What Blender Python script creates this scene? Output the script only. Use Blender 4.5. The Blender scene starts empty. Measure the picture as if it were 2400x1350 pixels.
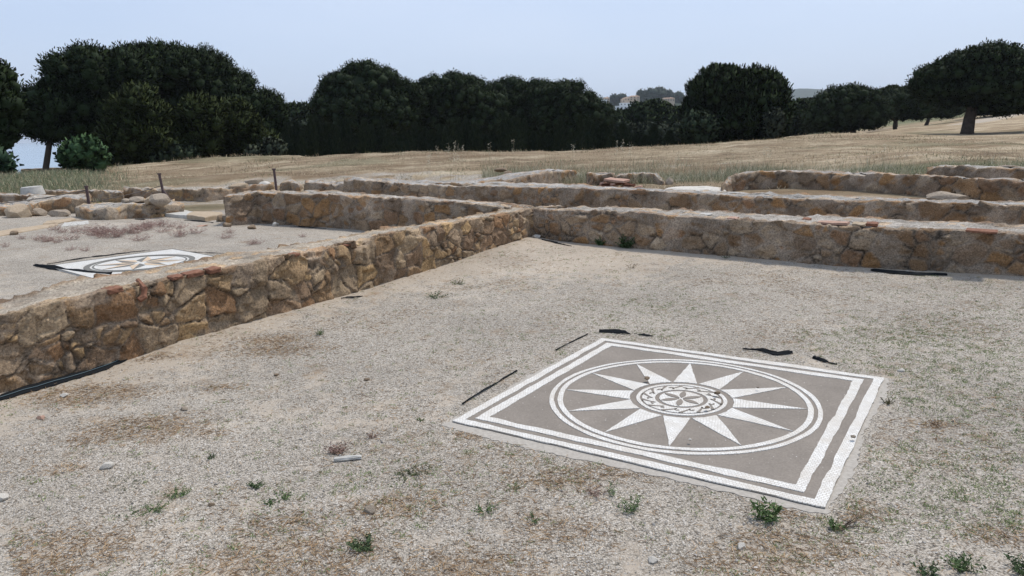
import bpy, bmesh, math, random
import numpy as np
from mathutils import Matrix, Vector
random.seed(7)
RS = np.random.RandomState
pi = math.pi
scene = bpy.context.scene
COL = scene.collection

# ------------------------------------------------------------------ survey frame
# world: x right, y ahead, z up, origin on the floor below the photographer
FOC = 1752.0                      # focal length for a 2400 px wide picture
EYE = 1.65
_v1 = np.array([1150, 400.5, -FOC]); _v2 = np.array([-2774, 300, -FOC])
_w = np.cross(_v1, _v2); _w /= np.linalg.norm(_w)
if _w[1] < 0: _w = -_w
_F = np.array([0, 0, -1.0]); _Y = _F - _w * _F.dot(_w); _Y /= np.linalg.norm(_Y); _X = np.cross(_Y, _w)
CM = np.array([_X, _Y, _w])
E2 = CM @ _v1; E2 /= np.linalg.norm(E2); E1 = -(CM @ _v2); E1 /= np.linalg.norm(E1)
def at(px, py, z=0.0):
    d = CM @ np.array([px - 1200, 675 - py, -FOC]); t = (z - EYE) / d[2]
    return np.array([d[0] * t, d[1] * t, z])
def far(px, py, D):
    d = CM @ np.array([px - 1200, 675 - py, -FOC]); t = D / math.hypot(d[0], d[1])
    return np.array([d[0] * t, d[1] * t, EYE + d[2] * t])
ORG = at(1248, 568)
def site(a, b, z=0.0):
    p = ORG + E1 * a + E2 * b
    return np.array([p[0], p[1], z])
def sa(x, y): return (x - ORG[0]) * E1[0] + (y - ORG[1]) * E1[1]
def sb(x, y): return (x - ORG[0]) * E2[0] + (y - ORG[1]) * E2[1]

# ------------------------------------------------------------------ noise
def _h(ix, iy, seed):
    n = (ix.astype(np.int64) * 374761393 + iy.astype(np.int64) * 668265263 + seed * 1442695041) & 0xffffffff
    n = ((n ^ (n >> 13)) * 1274126177) & 0xffffffff
    n = (n ^ (n >> 16)) & 0xffffffff
    return n / 4294967295.0
def vn(x, y, seed=0):
    x = np.asarray(x, float); y = np.asarray(y, float)
    ix = np.floor(x); iy = np.floor(y); fx = x - ix; fy = y - iy
    fx = fx * fx * (3 - 2 * fx); fy = fy * fy * (3 - 2 * fy)
    a = _h(ix, iy, seed); b = _h(ix + 1, iy, seed); c = _h(ix, iy + 1, seed); d = _h(ix + 1, iy + 1, seed)
    return (a + (b - a) * fx) * (1 - fy) + (c + (d - c) * fx) * fy
def fbm(x, y, seed=0, o=4):
    s = 0; a = .5; t = 0
    for i in range(o):
        s = s + a * vn(np.asarray(x) * 2 ** i, np.asarray(y) * 2 ** i, seed + i * 17); t += a; a *= .5
    return s / t
def sst(a, b, x):
    t = np.clip((np.asarray(x, float) - a) / (b - a), 0, 1)
    return t * t * (3 - 2 * t)

# ------------------------------------------------------------------ mesh + object helpers
def link(name, me, mat=None, parent=None, loc=None):
    o = bpy.data.objects.new(name, me); COL.objects.link(o)
    if me is not None and mat is not None: me.materials.append(mat)
    if parent is not None: o.parent = parent
    if loc is not None: o.location = loc
    return o
def mesh(name, V, Fq=None, Ft=None, col=None, smooth=False, cname='Col'):
    me = bpy.data.meshes.new(name)
    V = np.asarray(V, np.float32).reshape(-1, 3)
    nq = 0 if Fq is None else len(Fq); nt = 0 if Ft is None else len(Ft)
    loops = []; 
    if nq: loops.append(np.asarray(Fq, np.int32).reshape(-1))
    if nt: loops.append(np.asarray(Ft, np.int32).reshape(-1))
    lp = np.concatenate(loops)
    me.vertices.add(len(V)); me.vertices.foreach_set('co', V.reshape(-1))
    me.loops.add(len(lp)); me.loops.foreach_set('vertex_index', lp)
    me.polygons.add(nq + nt)
    st = np.concatenate([np.arange(nq) * 4, nq * 4 + np.arange(nt) * 3]).astype(np.int32)
    me.polygons.foreach_set('loop_start', st)
    me.update(calc_edges=True)
    if col is not None:
        at_ = me.color_attributes.new(cname, 'FLOAT_COLOR', 'POINT')
        c = np.ones((len(V), 4), np.float32); c[:, :np.asarray(col).shape[1]] = col
        at_.data.foreach_set('color', c.reshape(-1))
    me.polygons.foreach_set('use_smooth', np.full(nq + nt, smooth))
    me.validate()
    return me
def bm_mesh(name, bm, smooth=False):
    me = bpy.data.meshes.new(name); bm.to_mesh(me); bm.free()
    if smooth: me.polygons.foreach_set('use_smooth', np.full(len(me.polygons), True))
    return me
def tag(o, label, cat, group=None, kind=None):
    o['label'] = label; o['category'] = cat
    if group: o['group'] = group
    o['kind'] = kind or 'thing'
    return o
def struct(o): o['kind'] = 'structure'; return o
def empty(name, loc=(0, 0, 0), rz=0):
    o = bpy.data.objects.new(name, None); COL.objects.link(o); o.location = loc; o.rotation_euler = (0, 0, rz)
    o.empty_display_size = .1
    return o
def grid_faces(nu, nv, closed_u=False):
    i = np.arange(nu if closed_u else nu - 1)[:, None]; j = np.arange(nv - 1)[None, :]
    i2 = (i + 1) % nu
    return np.stack([i * nv + j, i2 * nv + j, i2 * nv + j + 1, i * nv + j + 1], -1).reshape(-1, 4)
def copy_tree(o, parent=None):
    c = o.copy(); COL.objects.link(c)
    if parent is not None: c.parent = parent
    for ch in [k for k in bpy.data.objects if k.parent == o]: copy_tree(ch, c)
    return c

# ------------------------------------------------------------------ materials
class NT:
    def __init__(s, name):
        s.m = bpy.data.materials.new(name); s.m.use_nodes = True; s.t = s.m.node_tree
        s.b = s.t.nodes['Principled BSDF']; s.b.inputs['Roughness'].default_value = .9
        s.b.inputs['Specular IOR Level'].default_value = .2
    def n(s, typ, **kw):
        nd = s.t.nodes.new(typ)
        for k, v in kw.items():
            if k.startswith('i_'): nd.inputs[k[2:].replace('_', ' ')].default_value = v
            else: setattr(nd, k, v)
        return nd
    def l(s, a, b): s.t.links.new(a, b)
    def set(s, inp, v):
        if isinstance(v, bpy.types.NodeSocket): s.l(v, inp)
        else: inp.default_value = v
    def coord(s, kind='Object', scale=(1, 1, 1)):
        c = s.n('ShaderNodeTexCoord'); mp = s.n('ShaderNodeMapping'); mp.inputs['Scale'].default_value = scale
        s.l(c.outputs[kind], mp.inputs['Vector']); return mp.outputs[0]
    def geo(s, scale=(1, 1, 1)):
        c = s.n('ShaderNodeNewGeometry'); mp = s.n('ShaderNodeMapping'); mp.inputs['Scale'].default_value = scale
        s.l(c.outputs['Position'], mp.inputs['Vector']); return mp.outputs[0]
    def noise(s, vec, scale, detail=4, rough=.55):
        k = s.n('ShaderNodeTexNoise'); s.l(vec, k.inputs['Vector'])
        k.inputs['Scale'].default_value = scale; k.inputs['Detail'].default_value = detail; k.inputs['Roughness'].default_value = rough
        return k.outputs['Fac']
    def vor(s, vec, scale, feature='F1', out='Distance'):
        k = s.n('ShaderNodeTexVoronoi', feature=feature); s.l(vec, k.inputs['Vector']); k.inputs['Scale'].default_value = scale
        return k.outputs[out]
    def ramp(s, fac, pts):
        k = s.n('ShaderNodeValToRGB'); e = k.color_ramp.elements
        while len(e) < len(pts): e.new(.5)
        for el, (p, c) in zip(e, pts):
            el.position = p; el.color = (*c, 1) if not np.isscalar(c) else (c, c, c, 1)
        s.l(fac, k.inputs[0]); return k.outputs[0]
    def mix(s, f, a, b, mode='MIX'):
        k = s.n('ShaderNodeMix', data_type='RGBA', blend_type=mode)
        s.set(k.inputs[0], f)
        for i, v in ((6, a), (7, b)):
            s.set(k.inputs[i], v if isinstance(v, bpy.types.NodeSocket) else (*v, 1))
        return k.outputs[2]
    def math(s, op, a, b=0.0, clamp=False):
        k = s.n('ShaderNodeMath', operation=op, use_clamp=clamp); s.set(k.inputs[0], a); s.set(k.inputs[1], b); return k.outputs[0]
    def bump(s, h, strength=.5, dist=.01, prev=None):
        k = s.n('ShaderNodeBump'); s.l(h, k.inputs['Height']); k.inputs['Strength'].default_value = strength; k.inputs['Distance'].default_value = dist
        if prev is not None: s.l(prev, k.inputs['Normal'])
        return k.outputs[0]
    def col(s, v): s.set(s.b.inputs['Base Color'], v if isinstance(v, bpy.types.NodeSocket) else (*v, 1)); return s
    def nrm(s, v): s.l(v, s.b.inputs['Normal']); return s
    def attr(s, name='Col'):
        k = s.n('ShaderNodeAttribute', attribute_name=name); return k
M = {}
def mk_masonry():
    s = NT('masonry'); g = s.geo(); a = s.attr().outputs['Color']
    n1 = s.noise(g, 9, 6, .65); n2 = s.noise(g, 60, 4, .7); n3 = s.noise(g, 2.3, 3)
    c = s.mix(s.math('MULTIPLY', s.ramp(n1, [(.45, 0.0), (.62, 1.0)]), .5), a, s.mix(.5, a, (.17, .115, .07)))
    c = s.mix(1.0, c, s.ramp(n2, [(.3, .5), (.5, 1.0), (.72, 1.55)]), 'MULTIPLY')
    c = s.mix(1.0, c, s.ramp(n3, [(.3, .75), (.7, 1.2)]), 'MULTIPLY')
    pt = s.noise(g, 34, 5, .75); c = s.mix(1.0, c, s.ramp(pt, [(.32, .35), (.44, 1.0), (.6, 1.0), (.72, 1.4)]), 'MULTIPLY')
    sp = s.vor(g, 70); c = s.mix(s.ramp(sp, [(.10, .55), (.16, 0.0)]), c, (.6, .56, .5))   # pale lichen specks
    dk = s.noise(g, 26, 3, .7); c = s.mix(s.ramp(dk, [(.66, 0.0), (.76, .6)]), c, (.07, .055, .045))
    s.col(c)
    b = s.bump(n1, .8, .03); b = s.bump(pt, .9, .012, b); b = s.bump(n2, .8, .006, b); s.nrm(b); return s.m
def mk_ground():
    s = NT('earth_and_gravel'); g = s.geo(); at_ = s.attr(); sep = s.n('ShaderNodeSeparateColor'); s.l(at_.outputs['Color'], sep.inputs[0])
    field, green, sand = sep.outputs[0], sep.outputs[1], sep.outputs[2]
    # gravel
    v = s.n('ShaderNodeTexVoronoi', feature='F1'); s.l(g, v.inputs['Vector']); v.inputs['Scale'].default_value = 120
    sc = s.n('ShaderNodeSeparateColor'); s.l(v.outputs['Color'], sc.inputs[0])
    gr = s.ramp(sc.outputs[0], [(0, (.13, .115, .095)), (.2, (.33, .29, .235)), (.55, (.475, .42, .345)), (.88, (.56, .50, .42)), (1, (.66, .61, .54))])
    gr = s.mix(s.ramp(v.outputs['Distance'], [(.5, 0.0), (.9, .8)]), gr, (.20, .16, .12))
    n_s = s.noise(g, 240, 2); sd = s.ramp(n_s, [(.3, (.345, .29, .225)), (.7, (.455, .385, .305))])
    n_m = s.noise(g, 5.5, 5, .7)
    sfac = s.math('ADD', sand, s.math('MULTIPLY', s.math('SUBTRACT', n_m, .5), 2.2), True)
    sfac = s.ramp(sfac, [(.35, 0.0), (.75, 1.0)])
    vs = s.n('ShaderNodeTexVoronoi', feature='F1'); s.l(g, vs.inputs['Vector']); vs.inputs['Scale'].default_value = 38
    ss = s.n('ShaderNodeSeparateColor'); s.l(vs.outputs['Color'], ss.inputs[0])
    sd = s.mix(s.math('MULTIPLY', s.ramp(vs.outputs['Distance'], [(.2, 1.0), (.28, 0.0)]), s.ramp(ss.outputs[1], [(.6, 0.0), (.66, 1.0)])), sd, s.ramp(ss.outputs[0], [(0, (.16, .13, .11)), (.5, (.4, .36, .3)), (1, (.7, .67, .6))]))
    base = s.mix(sfac, gr, sd)
    big = s.noise(g, .9, 4, .6); base = s.mix(1.0, base, s.ramp(big, [(.3, .84), (.7, 1.1)]), 'MULTIPLY')
    # litter tint
    lt = s.noise(g, 2.6, 7, .74); base = s.mix(s.ramp(lt, [(.56, 0.0), (.70, .65)]), base, (.26, .175, .10))
    # dry mown field
    fg = s.geo((.35, 1.3, 1)); f1 = s.noise(fg, 1.0, 7, .7); f2 = s.noise(s.geo((1, 2.2, 1)), 9, 6, .78); f3 = s.noise(s.geo((.25, .9, 1)), .42, 4, .6)
    fc = s.ramp(f1, [(.30, (.17, .12, .075)), (.44, (.36, .27, .17)), (.56, (.53, .42, .28)), (.70, (.74, .63, .45))])
    fc = s.mix(1.0, fc, s.ramp(f2, [(.3, .52), (.55, 1.0), (.75, 1.45)]), 'MULTIPLY')
    fc = s.mix(s.ramp(f3, [(.48, 0.0), (.60, .6)]), fc, (.25, .17, .10))
    gc = s.ramp(f2, [(.35, (.06, .075, .035)), (.6, (.15, .17, .085)), (.8, (.34, .32, .19))])
    fc = s.mix(s.math('MULTIPLY', s.ramp(s.math('ADD', green, s.math('MULTIPLY', s.math('SUBTRACT', f2, .5), .9)), [(.3, 0.0), (.7, 1.0)]), .85), fc, gc)
    out = s.mix(s.ramp(s.math('ADD', field, s.math('MULTIPLY', s.math('SUBTRACT', n_m, .5), .8)), [(.35, 0.0), (.65, 1.0)]), base, fc)
    s.col(out)
    inv = s.math('SUBTRACT', 1.0, sfac); hv = s.math('MULTIPLY', s.ramp(v.outputs['Distance'], [(0, 1.0), (1, 0.0)]), inv)
    b = s.bump(hv, .9, .010); b = s.bump(n_s, .25, .004, b); b = s.bump(s.noise(g, 22, 5, .7), .5, .02, b)
    b = s.bump(s.math('MULTIPLY', f2, field), .9, .12, b); s.nrm(b)
    s.b.inputs['Specular IOR Level'].default_value = .1
    return s.m
def mk_simple(name, c1, c2, scale=20, rough=.85, bump=.3, dist=.005, spec=.2, kind='Object', det=5):
    s = NT(name); g = s.coord(kind); n = s.noise(g, scale, det, .65)
    s.col(s.ramp(n, [(.3, c1), (.7, c2)])); s.nrm(s.bump(n, bump, dist)); s.b.inputs['Roughness'].default_value = rough
    s.b.inputs['Specular IOR Level'].default_value = spec; return s.m
def mk_attr(name, mul=1.0, rough=.8, spec=.15, ns=0):
    s = NT(name); a = s.attr().outputs['Color']
    if ns: a = s.mix(1.0, a, s.ramp(s.noise(s.geo(), ns, 3), [(.3, .7), (.7, 1.3)]), 'MULTIPLY')
    s.col(a); s.b.inputs['Roughness'].default_value = rough; s.b.inputs['Specular IOR Level'].default_value = spec; return s.m
def mk_tess(name, c, c2, grout, rows=64., gfac=.8, ang=0.):
    s = NT(name); tc = s.n('ShaderNodeTexCoord'); mp = s.n('ShaderNodeMapping'); mp.inputs['Rotation'].default_value = (0, 0, ang)
    s.l(tc.outputs['Object'], mp.inputs['Vector']); g0 = mp.outputs[0]
    nz = s.n('ShaderNodeTexNoise'); s.l(g0, nz.inputs['Vector']); nz.inputs['Scale'].default_value = 14; nz.inputs['Detail'].default_value = 2
    g = s.mix(.025, g0, nz.outputs['Color'])
    br = s.n('ShaderNodeTexBrick'); s.l(g, br.inputs['Vector']); br.offset = .5
    br.inputs['Scale'].default_value = rows; br.inputs['Brick Width'].default_value = 1.15; br.inputs['Row Height'].default_value = 1.0
    br.inputs['Mortar Size'].default_value = .11; br.inputs['Mortar Smooth'].default_value = .3
    br.inputs['Color1'].default_value = (*c, 1); br.inputs['Color2'].default_value = (*c2, 1); br.inputs['Mortar'].default_value = (*grout, 1)
    ds = s.noise(g0, 5, 6, .75); dirt = s.mix(s.ramp(ds, [(.42, 0.0), (.70, .6)]), br.outputs['Color'], (.45, .39, .31))
    sp = s.vor(g0, 24); dirt = s.mix(s.ramp(sp, [(.035, 1.0), (.06, 0.0)]), dirt, (.16, .12, .10))
    s.col(dirt); s.nrm(s.bump(br.outputs['Fac'], -.25 if False else .2, -.002)); s.b.inputs['Roughness'].default_value = .7
    return s.m
M['masonry'] = mk_masonry(); M['ground'] = mk_ground()
M['white_tess'] = mk_tess('white_tesserae', (.60, .58, .54), (.73, .71, .66), (.42, .385, .335))
def mk_dark():
    s = NT('grey_mortar_bed'); g = s.coord(); n = s.noise(g, 90, 5, .7); n2 = s.noise(g, 3.5, 4)
    c = s.ramp(n, [(.3, (.185, .158, .130)), (.7, (.26, .225, .188))]); c = s.mix(1.0, c, s.ramp(n2, [(.3, .88), (.7, 1.1)]), 'MULTIPLY')
    sp = s.vor(g, 38); sc = s.n('ShaderNodeTexVoronoi'); s.l(g, sc.inputs['Vector']); sc.inputs['Scale'].default_value = 38
    q = s.n('ShaderNodeSeparateColor'); s.l(sc.outputs['Color'], q.inputs[0])
    m = s.math('MULTIPLY', s.ramp(sp, [(.08, 1.0), (.13, 0.0)]), s.ramp(q.outputs[0], [(.5, 0.0), (.55, 1.0)]))
    c = s.mix(m, c, s.ramp(q.outputs[1], [(0, (.09, .07, .06)), (.5, (.4, .36, .32)), (1, (.75, .72, .68))]))
    s.col(c); s.nrm(s.bump(n, .4, .003)); return s.m
M['bed'] = mk_dark()
M['bed_edge'] = mk_simple('cracked_mortar_apron', (.31, .28, .24), (.44, .40, .345), 40, .9, .5, .006)
M['white_marble'] = mk_tess('white_paving', (.56, .55, .52), (.66, .65, .61), (.42, .40, .36), 40)
M['grey_marble'] = mk_simple('grey_paving', (.13, .125, .11), (.19, .18, .16), 40)
M['tan_marble'] = mk_simple('tan_paving', (.50, .37, .25), (.58, .45, .32), 40)
M['fabric'] = mk_simple('black_woven_fabric', (.006, .007, .008), (.016, .018, .02), 200, .85, .4, .002, .1)
M['seam'] = mk_simple('fabric_seam', (.10, .15, .17), (.14, .19, .21), 80, .7)
M['brick'] = mk_simple('fired_clay', (.155, .07, .042), (.27, .135, .085), 30, .9, .6, .006)
M['brick_pale'] = mk_simple('weathered_clay', (.33, .19, .135), (.46, .31, .235), 26, .9, .6, .006)
M['rock'] = mk_simple('rubble_stone', (.23, .18, .13), (.42, .35, .27), 9, .9, .8, .015)
M['rock_brown'] = mk_simple('brown_stone', (.17, .12, .08), (.32, .24, .16), 9, .9, .8, .015)
M['rock_pale'] = mk_simple('pale_stone', (.44, .40, .34), (.62, .58, .51), 14, .9, .6, .01)
M['slab_pale'] = mk_simple('worn_limestone', (.36, .34, .30), (.55, .53, .48), 11, .9, .6, .01)
M['slab_ochre'] = mk_simple('ochre_sandstone', (.32, .235, .15), (.46, .37, .265), 9, .9, .6, .01)
M['rust'] = mk_simple('rusty_iron', (.055, .035, .035), (.13, .085, .08), 40, .8, .4, .003, .4)
M['rope'] = mk_simple('old_cable', (.07, .06, .055), (.13, .115, .10), 60)
M['bark'] = mk_simple('pine_bark', (.045, .035, .028), (.11, .085, .068), 3, .95, .8, .05, .1)
M['leaf'] = mk_attr('pine_foliage', rough=.75, spec=.12)
M['plant'] = mk_attr('plant_leaves', rough=.8, spec=.1)
M['twig'] = mk_simple('dry_twig', (.10, .07, .05), (.20, .15, .10), 40)
M['render_white'] = mk_simple('white_render', (.66, .66, .65), (.76, .76, .75), .6, kind='Object')
M['render_tan'] = mk_simple('ochre_render', (.44, .34, .24), (.52, .41, .30), .6)
M['roof_tile'] = mk_simple('roof_tile', (.36, .24, .17), (.45, .31, .22), 1.)
M['window'] = mk_simple('dark_window', (.03, .035, .04), (.05, .055, .06), 1., .3)
def mk_sea():
    s = NT('sea_water'); g = s.geo((.02, .08, 1)); n = s.noise(g, 1., 5, .6)
    s.col(s.ramp(n, [(.3, (.20, .27, .33)), (.7, (.29, .36, .42))])); s.b.inputs['Roughness'].default_value = .25
    s.b.inputs['Specular IOR Level'].default_value = .5; s.nrm(s.bump(n, .3, .5)); return s.m
M['sea'] = mk_sea()
M['hill'] = mk_simple('wooded_slope', (.025, .035, .025), (.06, .07, .045), .04, .95, .5, 3., .05)

# ------------------------------------------------------------------ terrain
CP = []   # (x, y, z)
def cpx(px, py, D, dz=0.0): p = far(px, py, D); CP.append((p[0], p[1], p[2] + dz))
for (px, py, z) in [(900, 408, .36), (1200, 392, .42), (1500, 388, .40), (1900, 392, .42), (2390, 386, .44), (600, 420, .28), (400, 430, .2), (150, 440, .12), (20, 447, .08), (750, 400, .4), (1000, 400, .4)]:
    p = at(px, py, z); CP.append(tuple(p))
for px, py in [(300, 390), (450, 381), (640, 373), (800, 377), (880, 363), (1100, 356), (1300, 356), (1440, 353), (1500, 346)]: cpx(px, py, 42)
for px, py in [(300, 390), (640, 373), (880, 363), (1100, 356), (1300, 356), (1500, 346)]: cpx(px, py, 55, -.9)
for px, py in [(180, 412)]: cpx(px, py, 40, -.1)
for px, py in [(60, 416), (-150, 425)]: cpx(px, py, 38, -.1)
for px, py in [(120, 405), (0, 408), (-200, 415)]: cpx(px, py, 58, -.6)
cpx(1600, 344, 48); cpx(1700, 334, 52); cpx(1850, 320, 62); cpx(2000, 312, 68); cpx(2265, 316, 70); cpx(2400, 312, 68); cpx(2550, 310, 66)
for px, y1, y2, y3 in ((2000, 337, 325, 317), (2266, 340, 329, 321), (2400, 341, 330, 320), (2560, 341, 330, 320)): cpx(px, y1, 40); cpx(px, y2, 50); cpx(px, y3, 60)
cpx(1850, 338, 42); cpx(1850, 328, 52)
cpx(1600, 344, 62, -.6); cpx(1850, 320, 75, -.5)
cpx(2100, 303, 85); cpx(2200, 297, 90); cpx(2300, 288, 100); cpx(2400, 262, 130); cpx(2600, 240, 130)
cpx(2160, 296, 110); cpx(2000, 306, 95, -.6)
for px in (-300, 60, 300, 700): cpx(px, 300, 150, -9)
for px in (1000, 1300, 1600): cpx(px, 300, 150, -4)
cpx(1900, 290, 170, 0); cpx(2200, 280, 200, 2)
for x, y in [(-8, 3), (-14, 8), (-8, -4), (0, -4), (8, -3), (8, 4), (12, 9), (3, 8), (-3, 12), (0, 15), (-9, 13), (20, 15), (-25, 20), (-30, 0), (30, 0), (0, -40), (-60, -20), (60, -20)]:
    CP.append((x, y, 0.05 if y < 14 else .15))
CP = np.array(CP)
def lp(x, y):
    r = np.hypot(x, y) + 6.0; th = np.arctan2(x, y)
    return np.log(r) * 1.1, th
_cu, _cv = lp(CP[:, 0], CP[:, 1])
def _ph(d2): return np.where(d2 > 1e-12, d2 * np.log(np.maximum(d2, 1e-12)), 0) * .5
_n = len(CP); A_ = np.zeros((_n + 3, _n + 3)); _d2 = (_cu[:, None] - _cu) ** 2 + (_cv[:, None] - _cv) ** 2
A_[:_n, :_n] = _ph(_d2) + np.eye(_n) * 1e-3; A_[:_n, _n] = 1; A_[:_n, _n + 1] = _cu; A_[:_n, _n + 2] = _cv; A_[_n:, :_n] = A_[:_n, _n:].T
_W = np.linalg.solve(A_, np.concatenate([CP[:, 2], [0, 0, 0]]))
def tps(x, y):
    u, v = lp(x, y); out = np.full(u.shape, _W[_n]) + _W[_n + 1] * u + _W[_n + 2] * v
    for i in range(_n): out += _W[i] * _ph((u - _cu[i]) ** 2 + (v - _cv[i]) ** 2)
    return out
ROOM_L = .10
def ltop(b): return np.interp(b, [-9, -7.3, -6.4, -4.8, -2.7, -1, 0.5], [.47, .49, .57, .56, .54, .50, .50])
def lface(b): return np.interp(b, [-9, -7.3, -6.4, -4.8, -2.7, 0], [.20, .22, .33, .30, .19, .02])
def height(x, y, raw=False):
    x = np.asarray(x, float); y = np.asarray(y, float); r = np.hypot(x, y)
    rr = np.minimum(r, 165.); k = rr / np.maximum(r, 1e-6)
    z = tps(x * k, y * k)
    th = np.degrees(np.arctan2(x, y))
    fl = np.where(th < -9, -16., -6.) ; fl = np.where(th > 12, 2.0, fl); fl = -16 + 10 * sst(-18, -4, th) + 8 * sst(6, 16, th) + 4 * sst(60, 100, np.abs(th)) * (th > 0)
    z = z + (fl - z) * sst(130, 330, r)
    a = sa(x, y); b = sb(x, y)
    # main room floor (right of the near wall, below the cross wall)
    nearm = sst(5.2, 3.6, b) * sst(-17, -14, a) * sst(16, 10, np.abs(a)) + sst(5.2, 3.6, b) * (np.abs(a) >= 16) * 0
    nearm = sst(5.6, 4.2, b) * sst(30, 14, np.hypot(a, b + 3))
    room = np.zeros_like(x) + .012 * (fbm(x * .8, y * .8, 3) - .5) * 2
    dr = (ltop(b) - .03 - ROOM_L)
    lft = sst(.0, -.35, a) * sst(.3, -.3, b)
    zl = ROOM_L * sst(0, -2.0, b) + dr * np.clip((a + 2.35 + .3 * (vn(b * 1.5, a * 0, 5) - .5)) / 2.0, 0, 1) ** 1.25 * sst(-2.2, -4.2, b) + .05 * (fbm(x * 2.2, y * 2.2, 9) - .6) * sst(-2.3, -1.5, a) * sst(-.3, -.7, a) * sst(-2.5, -4, b)
    room = room * (1 - lft) + (zl + .01 * (fbm(x, y, 4) - .5)) * lft
    behind = sst(3.2, 4.0, b); room = room + behind * .14
    z = z * (1 - nearm) + room * nearm
    # sand heaped against the foot of the near wall
    z = z + .05 * np.exp(-((a - lface(b)) / .35) ** 2) * sst(-6.9, -5.9, b) * (a > -.2) * sst(.6, 0, b) * nearm
    z = z + .04 * np.exp(-((b + .2) / .4) ** 2) * (a > 0) * (a < 9) * nearm
    z = z + .06 * np.exp(-((x - at(1250, 600)[0]) ** 2 + (y - at(1250, 600)[1]) ** 2) / .8)
    # field undulation
    fm = sst(16, 26, r) * (1 - nearm) * sst(2500, 200, r)
    z = z + fm * ((fbm(x * .16, y * .35, 21, 4) - .5) * (.75 - .5 * sst(42, 60, r)) + (fbm(x * 1.6, y * 1.6, 31, 3) - .5) * .10)
    mm = sst(2.0, 1.35, np.maximum(np.abs(a - 4.23), np.abs(b + 5.23))); z = z * (1 - mm)
    fine = sst(14, 6, r) * (1 - mm); z = z + fine * (fbm(x * 7, y * 7, 41, 3) - .5) * .010
    return z
def ground_z(x, y): return float(height(np.array([x]), np.array([y]))[0])
def axis(lo, hi, step, ext_lo, ext_hi, g=1.07):
    v = list(np.arange(lo, hi, step)); s = step; x = v[-1]
    while x < ext_hi: s *= g; x += s; v.append(x)
    s = step; x = lo; L = []
    while x > ext_lo: s *= g; x -= s; L.append(x)
    return np.array(L[::-1] + v)
ax = axis(-9.5, 7.5, .05, -9000, 9000); ay = axis(1.0, 16, .05, -3000, 9000)
ax = axis(-9.5, 7.5, .05, -9000, 9000, 1.055); ay = axis(1.0, 15.5, .05, -3000, 9000, 1.05)
GX, GY = np.meshgrid(ax, ay, indexing='ij'); X = GX.ravel(); Y = GY.ravel(); Z = height(X, Y)
R_ = np.hypot(X, Y); A_s = sa(X, Y); B_s = sb(X, Y)
n1 = fbm(X * .5, Y * .9, 51, 4); n2 = fbm(X * .15, Y * .3, 61, 4)
field = sst(4.6, 5.6, B_s + .8 * (n1 - .5) + .5 * (A_s < -6)) * sst(14, 15.5, R_) + sst(19, 23, R_)
field = np.clip(field, 0, 1)
field *= 1 - sst(.60, .63, n1) * sst(30, 20, R_) * .8
# pale trodden path running off to the left behind the low walls
pA = at(380, 436, .22); pB = at(1000, 404, .36); pd = ((X - pA[0]) * (pB[1] - pA[1]) - (Y - pA[1]) * (pB[0] - pA[0])) / np.hypot(*(pB - pA)[:2])
field *= 1 - .62 * np.exp(-((pd + 1.4 * (vn(X * .3, Y * .3, 5) - .5)) / .75) ** 2) * (X > pA[0] - 12) * (X < pB[0] + .2)
th = np.degrees(np.arctan2(X, Y))
tB = [far(2255, 287, 100), far(2400, 262, 128)]
rd = ((X - tB[0][0]) * (tB[1][1] - tB[0][1]) - (Y - tB[0][1]) * (tB[1][0] - tB[0][0])) / np.hypot(*(tB[1] - tB[0])[:2])
field *= 1 - .9 * np.exp(-(rd / 3.0) ** 2) * (X > tB[0][0]) * (R_ < 200)
green = sst(.50, .68, n2) * .5 * sst(16, 30, R_)
green = np.maximum(green, sst(-28, -29.5, th) * sst(24, 32, R_))
gz = at(1500, 405, .4); green = np.maximum(green, np.exp(-((Y - 20.5 + .3 * (X - gz[0])) / 2.2) ** 2) * (X > 0) * .75)
g3 = at(470, 475, .12); green = np.maximum(green, .5 * np.exp(-((X - g3[0]) ** 2 + (Y - g3[1]) ** 2) / 3.5)); field = np.maximum(field, .9 * np.exp(-((X - g3[0]) ** 2 + (Y - g3[1]) ** 2) / 2.0))
green = np.maximum(green, sst(115, 160, R_))
sandm = .22 + .9 * (fbm(X * .7, Y * .7, 71, 4) - .5)
sandm += .75 * np.exp(-np.maximum(A_s - lface(B_s), 0) / .45) * (B_s < .4) * (A_s > 0) + .7 * np.exp(-np.maximum(-.3 - B_s, 0) / .55) * (A_s > 0)
sandm += 1.0 * sst(-2.3, -1.4, A_s) * (A_s < .1) * sst(-2.4, -3.6, B_s)
c0 = at(1250, 620); sandm += .7 * np.exp(-((X - c0[0]) ** 2 + (Y - c0[1]) ** 2) / 1.3)
sandm += .25 * sst(3.5, 2.5, Y)
gcol = np.stack([field, np.clip(green, 0, 1), np.clip(sandm, 0, 1)], -1)
ground = link('ground', mesh('ground', np.stack([X, Y, Z], -1), Fq=grid_faces(len(ax), len(ay)), col=gcol, smooth=True), M['ground']); struct(ground)
# sea
bm = bmesh.new(); bmesh.ops.create_grid(bm, x_segments=4, y_segments=4, size=9500); sea = link('sea', bm_mesh('sea', bm), M['sea'], loc=(-3000, 4000, -9.5)); struct(sea)

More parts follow.
